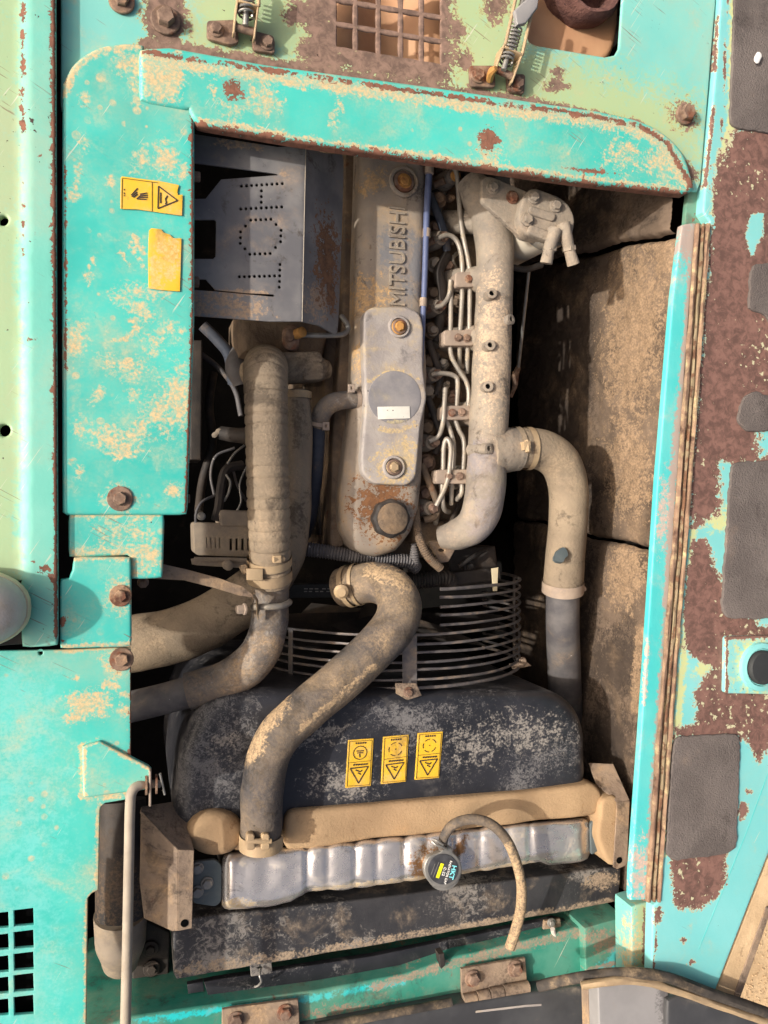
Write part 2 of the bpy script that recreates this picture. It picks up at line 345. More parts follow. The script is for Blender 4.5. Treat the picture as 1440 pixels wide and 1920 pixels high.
def tube(name, pts, rpx, material, parent=None, n=16, per=8, ribs=None, caps=True, stains_shade=None, world=False, label=None, lump=0.):
    if not isinstance(rpx, (list, tuple)): rpx = [rpx] * len(pts)
    WP = [Vector(p) for p in pts] if world else [P(*p) for p in pts]
    rr = list(rpx) if world else [r * mpp(*p) for r, p in zip(rpx, pts)]
    if ribs: per = max(per, int(sum((a - b).length for a, b in zip(WP, WP[1:])) / (len(WP) - 1) / ribs[0] * 6))
    C = spline(WP, per)
    m = len(WP) - 1
    rad = []
    for i in range(len(C)):
        f = min(i / per, m - 1e-6); k = int(f); u = f - k; u = u * u * (3 - 2 * u)
        rad.append(rr[k] * (1 - u) + rr[k + 1] * u)
    if ribs:
        L = 0
        for i in range(len(C)):
            if i: L += (C[i] - C[i - 1]).length
            ph = (L / ribs[0]) % 1
            if len(ribs) > 2: rad[i] += -ribs[1] * math.exp(-((ph - .5) / .12) ** 2) * (1 if mnoise.noise(Vector((L * 60, 0, 3))) > -.35 else .3)
            else: rad[i] += ribs[1] * math.cos(2 * math.pi * ph)
    V, F = sweep(C, rad, n, caps, lump=lump, seed=len(name))
    return obj(name, V, F, material, parent, stains_shade=stains_shade, weld=False, label=label)

def frame(axis):
    z = Vector(axis).normalized(); x = z.orthogonal().normalized(); return x, z.cross(x), z

def lathe_vf(c, axis, prof, n=24, wob=None, off=0, rot=0.):
    x, y, z = frame(axis); V, F = [], []
    for (r, h) in prof:
        for k in range(n):
            a = 2 * math.pi * k / n + rot
            rr = r * (wob(a) if wob else 1)
            V.append(c + z * h + (x * math.cos(a) + y * math.sin(a)) * rr)
    for i in range(len(prof) - 1):
        for k in range(n):
            a = off + i * n + k; b = off + i * n + (k + 1) % n; F.append((a, b, b + n, a + n))
    F.append(tuple(off + k for k in range(n))[::-1]); F.append(tuple(off + (len(prof) - 1) * n + k for k in range(n)))
    return V, F
def lathe(name, c, axis, prof, material, parent=None, n=24, wob=None, stains_shade=None, label=None, rot=0.):
    V, F = lathe_vf(Vector(c), axis, prof, n, wob, rot=rot)
    return obj(name, V, F, material, parent, stains_shade=stains_shade, weld=False, label=label)

def bolt(px, py, z, rpx, parent, material=None, axis=(0, 0, 1), washer=1.7, h=.9, name='bolt', world=None):
    material = material or m_rustbolt
    c = world or P(px, py, z); r = rpx * (mpp(px, py, z) if not world else 1)
    V, F = [], []
    if washer:
        v, f = lathe_vf(c, axis, [(r * washer, -.002), (r * washer, r * .12), (r * washer * .93, r * .2), (r * 1.02, r * .24)], 20); V += v; F += f
    rot = random.uniform(0, 1)
    v, f = lathe_vf(c, axis, [(r, 0), (r, r * h * .82), (r * .86, r * h), (r * .2, r * h * 1.0)], 6, off=len(V), rot=rot); V += v; F += f
    return obj(name, V, F, material, parent, weld=False, sharp=25)

def inr(Q, ring):
    c = np.zeros(len(Q), bool)
    for (x0, y0), (x1, y1) in zip(ring, ring[1:] + ring[:1]):
        if y0 == y1: continue
        c ^= ((y0 > Q[:, 1]) != (y1 > Q[:, 1])) & (Q[:, 0] < (x1 - x0) * (Q[:, 1] - y0) / (y1 - y0) + x0)
    return c

def plate(name, ring, z, thick, material, parent=None, r=.003, g=.012, holes=(), stains_shade=None, zf=None, bottom=None, label=None, lump=0., world=False, rsteps=4, floor=None):
    """sheet with a rolled edge: ring/holes in photo pixels at height z"""
    rings = []
    for i, rg in enumerate([ring] + list(holes)):
        rings.append([(Vector(q[:2]) if world else P(q[0], q[1], z).xy.copy()) for q in rg])
    def area(q): return sum(a.x * b.y - b.x * a.y for a, b in zip(q, q[1:] + q[:1]))
    rings = [(q if (area(q) > 0) == (i == 0) else q[::-1]) for i, q in enumerate(rings)]
    # densify
    dr = []
    for i, q in enumerate(rings):
        o = []
        step = g if i == 0 else g * 2
        for a, b in zip(q, q[1:] + q[:1]):
            k = max(1, int((b - a).length / step)); o += [a.lerp(b, j / k) for j in range(k)]
        dr.append(o)
    pts, edges = [], []
    for o in dr:
        s = len(pts); pts += o; edges += [(s + i, s + (i + 1) % len(o)) for i in range(len(o))]
    xs = [p.x for p in dr[0]]; ys = [p.y for p in dr[0]]
    tups = [[(p.x, p.y) for p in o] for o in dr]
    nx = int((max(xs) - min(xs)) / g); ny = int((max(ys) - min(ys)) / g)
    bp = np.array([(p.x, p.y) for p in pts])
    gi, gj = np.meshgrid(np.arange(1, nx + 1), np.arange(1, ny + 1), indexing='ij')
    rs = np.random.RandomState(3)
    Q = np.stack([min(xs) + (gi.ravel() + rs.uniform(-.2, .2, gi.size)) * g, min(ys) + (gj.ravel() + rs.uniform(-.2, .2, gi.size)) * g], 1)
    if len(Q):
        k = inr(Q, tups[0])
        for h in tups[1:]: k &= ~inr(Q, h)
        Q = Q[k]
        k = np.ones(len(Q), bool)
        for s0 in range(0, len(Q), 2000):
            d = np.abs(Q[s0:s0 + 2000, None, :] - bp[None]).sum(2).min(1); k[s0:s0 + 2000] = d > g * .35
        pts += [Vector(q) for q in Q[k]]
    res = delaunay_2d_cdt(pts, edges, [], 2, 1e-7)
    def Z(x, y):
        h = z + (zf(x, y) if zf else 0)
        if lump: h += lump * mnoise.noise(Vector((x * 14, y * 14, len(name))))
        return h
    V = [Vector((p.x, p.y, Z(p.x, p.y))) for p in res[0]]; F = [tuple(f) for f in res[2]]
    # keep only triangles inside (drop those in holes)
    CT = np.array([((V[f[0]].x + V[f[1]].x + V[f[2]].x) / 3, (V[f[0]].y + V[f[1]].y + V[f[2]].y) / 3) for f in F])
    k = inr(CT, tups[0])
    for h in tups[1:]: k &= ~inr(CT, h)
    F = [f for f, q in zip(F, k) if q]
    nb = len(V)
    for o in dr:
        m = len(o); nr = []
        for i in range(m):
            t = (o[(i + 1) % m] - o[i - 1]); t = Vector((t.y, -t.x)); nr.append(t.normalized() if t.length > 1e-9 else Vector((0, 0)))
        prof = [(r * math.sin(a), r * (math.cos(a) - 1)) for a in [math.pi / 2 * k / rsteps for k in range(rsteps + 1)]] + [(r, -thick)]
        s = len(V)
        for (ofs, dz) in prof:
            for i in range(m):
                q = o[i] + nr[i] * ofs
                zz = Z(o[i].x, o[i].y) + dz
                if floor is not None and dz == -thick: zz = floor
                V.append(Vector((q.x, q.y, zz)))
        for k in range(len(prof) - 1):
            for i in range(m):
                a = s + k * m + i; b = s + k * m + (i + 1) % m; F.append((a, a + m, b + m, b))
    return obj(name, V, F, material, parent, stains_shade=stains_shade, label=label)

def prism(name, quad, material, parent=None, t=.003, label=None, stains_shade=None, sub=1):
    """thin sheet through world points (planar polygon), thickened"""
    q = [Vector(v) for v in quad]; n = (q[1] - q[0]).cross(q[2] - q[0]).normalized() * t
    m = len(q); V = q + [v - n for v in q]
    F = [tuple(range(m)), tuple(range(m, 2 * m))[::-1]] + [(i, (i + 1) % m, m + (i + 1) % m, m + i) for i in range(m)]
    bmx = (V, F)
    o = obj(name, V, F, material, parent, label=label, weld=False)
    bm = bmesh.new(); bm.from_mesh(o.data)
    bmesh.ops.bevel(bm, geom=list(bm.edges), offset=min(.0012, t * .3), segments=2, affect='EDGES', profile=.5)
    if sub > 1: bmesh.ops.triangulate(bm, faces=[f for f in bm.faces if len(f.verts) > 4])
    bm.to_mesh(o.data); bm.free()
    return o

def text(name, s, px, py, z, hpx, ang, material, parent, ext=.0006, wpx=None, surf=None, off=0.):
    cu = bpy.data.curves.new(name, 'FONT'); cu.body = s; cu.align_x = 'CENTER'; cu.align_y = 'CENTER'; cu.extrude = 1; cu.size = 1; cu.offset = off
    to = bpy.data.objects.new(name, cu); me0 = bpy.data.meshes.new_from_object(to)
    V = np.array([v.co[:] for v in me0.vertices]); F = [tuple(p.vertices) for p in me0.polygons]
    bpy.data.objects.remove(to); bpy.data.curves.remove(cu)
    mn, mx = V.min(0), V.max(0); c = (mn + mx) / 2
    mp = mpp(px, py, z); sy = hpx * mp / (mx[1] - mn[1]); sx = (wpx * mp / (mx[0] - mn[0])) if wpx else sy
    a = R(ang); cen = P(px, py, z); out = []
    for v in V:
        x = (v[0] - c[0]) * sx; y = (v[1] - c[1]) * sy
        q = Vector((cen.x + x * math.cos(a) - y * math.sin(a), cen.y + x * math.sin(a) + y * math.cos(a), z + v[2] * ext))
        if surf: q.z += surf(q.x, q.y)
        out.append(q)
    return obj(name, out, F, material, parent, weld=False, smooth=False)

def circ(cx, cy, r, n=16, ry=None, a0=0):
    return [(cx + r * math.cos(2 * math.pi * k / n + a0), cy + (ry or r) * math.sin(2 * math.pi * k / n + a0)) for k in range(n)]

def rnd(ring, r):       # round the corners of a pixel ring
    o = []
    m = len(ring)
    for i in range(m):
        p = Vector(ring[i]); a = Vector(ring[i - 1]) - p; b = Vector(ring[(i + 1) % m]) - p
        d = min(r, a.length * .45, b.length * .45)
        A = p + a.normalized() * d; B = p + b.normalized() * d
        for k in range(5):
            t = k / 4; o.append(tuple((A * (1 - t) ** 2 + p * 2 * t * (1 - t) + B * t * t)))
    return o
#==BODY==
# ================================================================== setting
gx = [P(1440, 1800, -1.15)]
V, F = [], []
n = 40
for i in range(n + 1):
    for j in range(n + 1):
        x = -6 + 12 * i / n; y = -6 + 12 * j / n
        V.append(Vector((x, y, -1.15 + .02 * mnoise.noise(Vector((x, y, 0)) * 3))))
F = [(i * (n + 1) + j, (i + 1) * (n + 1) + j, (i + 1) * (n + 1) + j + 1, i * (n + 1) + j + 1) for i in range(n) for j in range(n)]
tag(obj('ground', V, F, m_sand), 'pale sandy ground below the machine', kind='structure')
# loose gravel on the visible patch of sand
V, F = [], []
rg = random.Random(4)
for k in range(1500):
    c = P(rg.uniform(1330, 1500), rg.uniform(1560, 1930), -1.14); c.z = -1.145; r = rg.uniform(.001, .0045)
    s = len(V)
    for dx, dy, dz in ((1, 0, 0), (-1, 0, 0), (0, 1, 0), (0, -1, 0), (0, 0, .8), (0, 0, -.6)):
        V.append(c + Vector((dx * r * rg.uniform(.6, 1.2), dy * r * rg.uniform(.6, 1.2), dz * r)))
    for a, b in ((0, 2), (2, 1), (1, 3), (3, 0)): F += [(s + a, s + b, s + 4), (s + b, s + a, s + 5)]
tag(obj('gravel', V, F, m_sand, weld=False), 'loose gravel scattered on the sand', kind='stuff')
# dark bay box (open to the top)
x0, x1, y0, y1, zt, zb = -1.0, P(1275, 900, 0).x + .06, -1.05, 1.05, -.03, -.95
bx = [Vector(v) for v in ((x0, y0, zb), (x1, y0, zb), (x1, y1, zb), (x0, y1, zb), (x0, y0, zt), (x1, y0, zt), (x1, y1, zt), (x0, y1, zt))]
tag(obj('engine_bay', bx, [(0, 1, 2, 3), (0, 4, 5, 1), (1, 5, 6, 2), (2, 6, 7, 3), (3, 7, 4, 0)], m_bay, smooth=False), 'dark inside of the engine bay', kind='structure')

# ================================================================== body panels
# ---- upper deck
deck_holes = [[(1012, -40), (985, 62), (990, 80), (1005, 88), (1135, 110), (1155, 106), (1163, 92), (1172, -40)]]
ce = [(629, 665), (669, 708), (712, 750), (754, 789), (793, 829)]
ry = [(45, 88), (0, 41), (-45, -4)]
for a, b in ce:
    for t, u in ry:
        f = lambda x, y: y + (x - 629) * .17
        deck_holes.append([(a, f(a, t)), (b, f(b, t)), (b, f(b, u)), (a, f(a, u))])
deck = thing('deck_panel', 'weathered cyan and yellow-green upper deck plate with rusty vent grille', 'deck plate', P(720, 100, 0))
st = [('alt', 'p', [(560, -80), (1200, -80), (1000, 80), (1320, 200), (1315, 320), (1000, 230), (600, 150), (330, 100), (370, -80)], 60),
      ('rust', 'p', [(615, -80), (640, -80), (850, -80), (850, 160), (800, 160), (590, 125), (555, 100), (575, 70), (560, 30), (585, -20)], 22),
      ('rust', 'p', [(268, -80), (345, -80), (350, 60), (340, 85), (268, 80)], 20),
      ('rust', 'e', 560, 25, 26, 24, 0), ('rust', 'e', 572, 95, 14, 18, 0), ('rust', 'e', 858, 60, 14, 22, 0), ('rust', 'e', 868, 112, 16, 20, 0),
      ('rust', 'e', 930, 10, 22, 30, 30), ('rust', 'e', 1040, 160, 16, 14, 0), ('rust', 'e', 1047, 135, 12, 10, 0), ('rust', 'e', 1062, 162, 9, 7, 0),
      ('rust', 'l', [(270, 82), (600, 135), (1000, 195), (1200, 240), (1300, 330)], 12),
      ('dust', 'l', [(270, 82), (600, 138), (1000, 200), (1200, 240), (1300, 330)], 12),
      ('rust', 'e', 540, 30, 14, 10, 0), ('rust', 'e', 1283, 216, 24, 24, 0)]
plate('sheet', [(118, -90), (1347, -90), (1340, 0), (1312, 340), (1306, 356), (1180, 345), (380, 240), (366, 206), (300, 205), (118, 205)], 0, .004, m_deck, deck, r=.003, g=.007, holes=deck_holes, stains_shade=st)
plate('gutter', [(1340, -90), (1372, -90), (1335, 400), (1322, 424), (1285, 424), (1292, 350)], -.012, .01, m_green, deck, r=.001, g=.02, stains_shade=[('alt', 'e', 0, 0, 1, 1, 0), ('rust', 'e', 1310, 400, 12, 10, 0)])
bolt(310, 38, .004, 17, deck, washer=1.6, h=1.2)
bolt(228, 2, .004, 14, deck)
bolt(1284, 215, .004, 15, deck, washer=1.25, h=1)
# ---- top beam
beam = thing('hood_beam', 'long cyan beam with dried mud along the top edge of the bay', 'beam', P(780, 220, 0))
def arc(pts, k=8):
    C = spline([(x, y, 0) for x, y in pts], k); return [(c.x, c.y) for c in C]
br = [(270, 100), (270, 182), (360, 198), (366, 214), (376, 226), (560, 258), (800, 292), (1100, 335), (1285, 356), (1296, 350)] + \
     arc([(1296, 346), (1275, 290), (1238, 254), (1190, 232), (1120, 216)]) + [(800, 170), (500, 130), (320, 98)]
st = [('dust', 'l', [(272, 100), (330, 120), (600, 155), (900, 200), (1100, 222), (1190, 240), (1240, 265), (1290, 345)], 12),
      ('rust', 'l', [(272, 96), (600, 146), (1100, 216), (1200, 236), (1250, 268), (1298, 350)], 4.5),
      ('rust', 'l', [(366, 242), (560, 274), (800, 308), (1100, 351), (1300, 372)], 12), ('dust', 'l', [(376, 226), (560, 258), (800, 292), (1100, 335), (1290, 356)], 5, .9),
      ('dust', 'p', [(268, 95), (335, 100), (345, 150), (330, 190), (268, 185)], 16),
      ('rust', 'e', 437, 168, 17, 20, -20), ('rust', 'e', 917, 262, 17, 22, 0), ('dust', 'e', 915, 285, 22, 30, 0, .95),
      ('dust', 'e', 500, 192, 24, 26, 0), ('dust', 'e', 475, 170, 9, 30, 10), ('dust', 'e', 400, 175, 6, 30, -15), ('dust', 'e', 630, 215, 10, 22, 10, .9),
      ('dust', 'e', 1175, 290, 40, 26, 0, .9), ('dust', 'e', 1240, 300, 30, 30, 20, .95), ('dust', 'e', 437, 208, 22, 14, 0, .85),
      ('rust', 'e', 1110, 320, 40, 5, 8, .9)]
st = [tuple(q) if q[0] != 'dust' else ((q[:7] + ((q[7] if len(q) > 7 else 1) * .88,)) if q[1] == 'e' else q) for q in st]
plate('sheet', br, .016, .02, m_cyan, beam, r=.007, g=.007, stains_shade=st, zf=lambda x, y: .004 * math.exp(-((y - P(720, 100, 0).y) / .1) ** 2))
# ---- left lid strip
strip = thing('side_cover', 'faded pale green cover strip standing along the far edge beside the shoe', 'panel', P(50, 700, .03))
ls = [(-110, -90), (98, -90), (100, 600), (103, 1206), (46, 1209), (44, 1085), (-110, 1085)]
st = [('alt', 'p', [(-120, -90), (36, -90), (36, 400), (30, 520), (40, 640), (36, 900), (30, 980), (36, 1090), (-120, 1090)], 14),
      ('alt', 'e', 30, 1040, 10, 40, 0), ('rust', 'l', [(46, -60), (45, 120), (44, 250)], 3.6), ('rust', 'l', [(45, 260), (45, 480)], 1.8, .85),
      ('rust', 'l', [(100, -60), (101, 300), (103, 700), (105, 1200)], 3.4), ('rust', 'l', [(58, 1053), (85, 1062), (104, 1095)], 4.5),
      ('rust', 'l', [(62, 1068), (80, 1078)], 3), ('rust', 'l', [(42, 255), (75, 290), (105, 320)], 1.6, .95), ('rust', 'l', [(70, 427), (100, 428)], 2.2),
      ('rust', 'e', 60, 640, 14, 4, 0, .9)]
def stripz(x, y):
    q = P(42, 960, .03).x; return -.006 / (1 + math.exp((x - q) / .0015))
plate('sheet', ls, .022, .012, m_strip, strip, r=.004, g=.0075, holes=[circ(5, 410, 15, 16), circ(7, 806, 17, 16)], stains_shade=st, zf=stripz)
plate('inner_flange', [(-110, 1070), (43, 1070), (43, 1206), (-110, 1214)], .006, .02, m_dark, strip, r=.002, g=.03)
plate('hole_backing', [(-60, 380), (25, 380), (25, 840), (-60, 840)], -.015, .004, m_hole, strip, r=.001, g=.05)  # black sheet added for the darkness behind the two holes
# ---- left panel
lp = thing('left_cover_panel', 'bright cyan side panel with mud splashes and two yellow warning stickers', 'panel', P(240, 500, .012))
pr = [(124, 959)] + arc([(124, 960), (123, 600), (124, 200), (127, 158), (146, 122), (185, 96), (225, 88), (264, 87)]) + [(264, 186), (358, 201), (358, 600), (345, 959)]
st = [('dust', 'l', [(122, 175), (130, 145), (150, 115), (190, 93), (264, 84)], 7), ('dust', 'e', 315, 300, 26, 28, 0), ('dust', 'e', 340, 330, 10, 10, 0),
      ('dust', 'e', 262, 300, 12, 26, 20, .85), ('dust', 'e', 145, 330, 5, 30, 8), ('dust', 'e', 137, 365, 10, 12, 0), ('dust', 'e', 240, 118, 22, 20, 0, .95), ('dust', 'e', 258, 130, 12, 50, 0, .95),
      ('dust', 'e', 160, 185, 10, 10, 0), ('dust', 'e', 155, 270, 10, 14, 0, .9), ('dust', 'e', 205, 340, 9, 10, 0, .9),
      ('dust', 'l', [(226, 470), (248, 505)], 3), ('dust', 'l', [(242, 458), (272, 505)], 3.4), ('dust', 'l', [(250, 440), (270, 475)], 4), ('dust', 'e', 270, 545, 36, 14, 10, .9),
      ('dust', 'l', [(178, 480), (158, 520)], 3), ('dust', 'e', 165, 525, 8, 10, 0), ('dust', 'l', [(245, 600), (262, 610), (240, 635), (215, 640)], 5), ('dust', 'e', 140, 640, 20, 36, 10, .95),
      ('dust', 'e', 330, 750, 30, 60, 12), ('dust', 'e', 300, 770, 26, 34, 30, .95), ('dust', 'e', 215, 825, 44, 20, 20), ('dust', 'e', 260, 810, 16, 24, 40), ('dust', 'e', 180, 740, 8, 16, 30),
      ('dust', 'e', 250, 740, 12, 9, -30), ('dust', 'e', 150, 800, 12, 16, 0), ('dust', 'e', 225, 850, 26, 10, 10), ('dust', 'e', 135, 870, 6, 9, 0), ('dust', 'e', 150, 885, 6, 12, 20),
      ('dust', 'e', 327, 920, 14, 12, 0), ('dust', 'e', 255, 575, 40, 16, 30, .8), ('dust', 'e', 320, 620, 20, 14, 20, .85), ('dust', 'e', 225, 937, 28, 22, 0), ('dust', 'e', 240, 690, 50, 20, 20, .75),
      ('rust', 'l', [(360, 205), (360, 600), (348, 960)], 2.2, .93), ('rust', 'e', 225, 937, 17, 17, 0, .95), ('rust', 'l', [(122, 300), (122, 700)], 1.5, .9), ('dust', 'l', [(180, 725), (192, 735), (188, 752)], 2.4), ('dust', 'e', 290, 640, 30, 20, 0, .7)]
st = [tuple(q) if q[0] != 'dust' else ((q[:7] + ((q[7] if len(q) > 7 else 1) * .88,)) if q[1] == 'e' else q) for q in st]
plate('sheet', pr, .012, .02, m_panel, lp, r=.005, g=.006, stains_shade=st)
bolt(225, 935, .013, 13, lp, washer=1.8)
bolt(0, 0, 0, .008, lp, world=P(362, 331, -.02), axis=(1, 0, 0), washer=1.3, h=1.3)
bolt(0, 0, 0, .008, lp, world=P(360, 528, -.02), axis=(1, 0, 0), washer=1.3, h=1.3)
bolt(0, 0, 0, .007, lp, world=P(346, 935, -.01), axis=(1, 0, 0), washer=1.3, h=1.1)
# stickers on the panel
def sticker(par, ring, z, name='warning_sticker', label=None, stains_shade=None):
    return plate(name, ring, z, .0006, m_yel, par, r=.0004, g=.006, label=label, stains_shade=stains_shade)
ws = sticker(lp, [(227, 333), (229, 331), (300, 340), (335, 347), (332, 360), (334, 366), (342, 365), (341, 404), (300, 398), (258, 392), (226, 391)], .0145, label='yellow hot surface warning sticker')
def lines(name, segs, z, wpx, par, material=None):
    V, F = [], []
    for (a, b) in segs:
        A = P(*a, z); B = P(*b, z); d = (B - A); nn = Vector((-d.y, d.x, 0)).normalized() * wpx * mpp(*a, z) / 2; s = len(V)
        up = Vector((0, 0, .0004))
        V += [A - nn, B - nn, B + nn, A + nn, A - nn + up, B - nn + up, B + nn + up, A + nn + up]
        F += [(s + 4, s + 5, s + 6, s + 7), (s, s + 1, s + 5, s + 4), (s + 1, s + 2, s + 6, s + 5), (s + 2, s + 3, s + 7, s + 6), (s + 3, s, s + 4, s + 7)]
    o = obj(name, V, F, material or m_print, par, weld=False, smooth=False)
    if len(segs) > 1: o['kind'] = 'stuff'
    return o
zz = .0149
lines('triangle', [((297, 349), (333, 376)), ((333, 376), (296, 391)), ((297, 349), (296, 391))], zz, 2.2, ws)
lines('flame_mark', [((301, 361), (301, 381)), ((314, 367), (310, 373)), ((310, 373), (312, 380)), ((312, 380), (310, 383))], zz, 2.4, ws)
lines('divider', [((285, 341), (285, 396)), ((229, 334), (228, 391)), ((230, 334), (297, 343))], zz, .8, ws)
lines('hand_mark', [((246, 366), (258, 353)), ((247, 369), (257, 360)), ((250, 370), (258, 364)), ((256, 373), (268, 363)), ((262, 364), (276, 362)), ((264, 367), (277, 366)), ((260, 370), (277, 370)), ((257, 373), (275, 374))], zz, 2.2, ws)
lines('caption', [((233, 354), (233, 357)), ((233, 361), (233, 364)), ((233, 366), (233, 368))], zz, 2, ws)
sticker(lp, [(280, 432), (284, 428), (302, 430), (306, 436), (318, 440), (325, 447), (340, 447), (337, 546), (300, 543), (279, 540), (278, 480), (279, 450)], .0145, label='torn faded yellow sticker smeared with mud', stains_shade=[('dust', 'e', 312, 490, 22, 34, 10), ('dust', 'e', 290, 520, 12, 26, 0), ('dust', 'e', 325, 455, 12, 12, 0)])
# ---- middle plates
mp1 = thing('stepped_cover', 'small cyan stepped cover below the stickered panel', 'panel', P(220, 1020, .004))
plate('sheet', [(134, 968), (303, 968), (300, 1079), (250, 1081), (249, 1042), (240, 1036), (134, 1040)], .006, .015, m_panel, mp1, r=.004, g=.007,
      stains_shade=[('dust', 'l', [(136, 1038), (180, 1034), (245, 1032), (250, 1080)], 7), ('dust', 'l', [(134, 966), (300, 966)], 3), ('dust', 'e', 275, 1040, 26, 30, 30, .95), ('dust', 'e', 225, 1000, 40, 20, 0, .75)])
mp2 = thing('bolted_corner_plate', 'cyan corner plate with one rusty bolt above the large vented panel', 'panel', P(180, 1130, .008))
plate('sheet', [(117, 1090), (132, 1088), (140, 1070), (142, 1049), (241, 1049), (242, 1208), (117, 1212)], .013, .015, m_panel, mp2, r=.0035, g=.007,
      stains_shade=[('dust', 'l', [(140, 1046), (242, 1046)], 4), ('dust', 'e', 226, 1117, 26, 26, 0), ('rust', 'e', 118, 1165, 8, 9, 0), ('rust', 'e', 122, 1200, 7, 4, 0), ('dust', 'l', [(117, 1212), (244, 1208)], 3)])
bolt(226, 1117, .014, 12, mp2, washer=1.7)
# ---- lower left panel
ll = thing('vented_side_panel', 'large cyan lower panel with square vent holes and a cut-out edge', 'panel', P(100, 1550, 0))
vh = []
for a, b, ys in ((24, 64, ((1703, 1739), (1744, 1781), (1785, 1822), (1825, 1862), (1866, 1906))), (-24, 17, ((1710, 1744), (1751, 1785), (1792, 1827), (1832, 1867), (1873, 1908)))):
    for (t, u) in ys: vh.append([(a, t + 3), (b, t - 2), (b + 1, u - 3), (a + 1, u)])
vh.append(circ(76, 1224, 7, 10))
lr = [(-110, 1224), (112, 1221), (243, 1216), (243, 1412), (243, 1496), (196, 1504), (187, 1512), (185, 1520), (182, 1668), (170, 1674), (162, 1684), (158, 2020), (-110, 2020)]
st = [('dust', 'e', 228, 1236, 28, 28, 0), ('dust', 'l', [(112, 1219), (243, 1215)], 3), ('dust', 'e', 165, 1320, 36, 24, 0), ('dust', 'e', 150, 1340, 24, 14, -30), ('dust', 'l', [(190, 1275), (215, 1285), (240, 1305)], 5),
      ('dust', 'e', 238, 1330, 10, 14, 0), ('dust', 'e', 143, 1275, 7, 4, 0), ('dust', 'l', [(154, 1497), (153, 1400), (186, 1389), (245, 1420)], 4), ('dust', 'l', [(154, 1497), (245, 1490)], 5), ('alt', 'p', [(-120, 1230), (110, 1230), (120, 1500), (110, 2000), (-120, 2000)], 60, .62),
      ('rust', 'l', [(245, 1218), (245, 1412)], 1.8, .93), ('rust', 'e', 228, 1236, 18, 18, 0, .95), ('dust', 'l', [(185, 1510), (182, 1668), (165, 1680), (160, 1990)], 4.5)]
plate('sheet', lr, 0, .006, m_cyan, ll, r=.0018, g=.008, holes=vh, stains_shade=st)
plate('backing', [(-60, 1690), (75, 1690), (75, 1920), (-60, 1920)], -.03, .004, m_hole, ll, r=.001, g=.05)  # black sheet added so the vent holes look dark
bolt(228, 1236, .001, 13, ll, washer=1.7)
plate('hinge_plate', [(158, 1402), (186, 1394), (276, 1440), (280, 1444), (280, 1472), (270, 1478), (160, 1492)], .006, .008, m_cyan, ll, r=.003, g=.006, stains_shade=[('dust', 'l', [(158, 1492), (158, 1400), (186, 1391), (280, 1441)], 2.5, .95)])
# ---- right frame rail with seals
fr = thing('frame_rail', 'rubbed cyan rail along the bay edge beside the foam lining', 'rail', P(1240, 1000, 0))
plate('sheet', [(1281, 424), (1302, 420), (1296, 500), (1268, 900), (1244, 1250), (1216, 1660), (1213, 1684), (1185, 1686), (1186, 1640), (1210, 1300), (1236, 900), (1264, 560)], .004, .012, m_rail, fr, r=.003, g=.006,
      stains_shade=[('alt', 'l', [(1303, 420), (1290, 620), (1262, 900), (1246, 1250), (1214, 1670)], 8), ('alt', 'e', 1290, 440, 26, 60, 5), ('dust', 'e', 1243, 960, 9, 60, 4), ('dust', 'e', 1200, 1640, 24, 60, 0, .8), ('dust', 'l', [(1208, 1320), (1214, 1200)], 4, .95)])
def rail_line(dx): return [(1308 + dx, 420, .012), (1288 + dx, 700, .012), (1266 + dx, 1000, .012), (1240 + dx, 1330, .012), (1222 + dx, 1580, .01), (1215 + dx, 1690, .008)]
tube('seal_bead', rail_line(0), 4.6, m_sealb, fr, n=10, per=40, lump=.5)
tube('seal_bead', rail_line(11), 3.0, m_sealp, fr, n=8, per=40, lump=.7)
tube('seal_bead', rail_line(20), 4.2, m_sealb, fr, n=10, per=40, lump=.5)
plate('seal_bed', [(1302, 424), (1336, 420), (1320, 600), (1290, 1000), (1262, 1400), (1244, 1686), (1208, 1688), (1230, 1400), (1262, 1000)], .002, .02, m_sealb, fr, r=.002, g=.012)
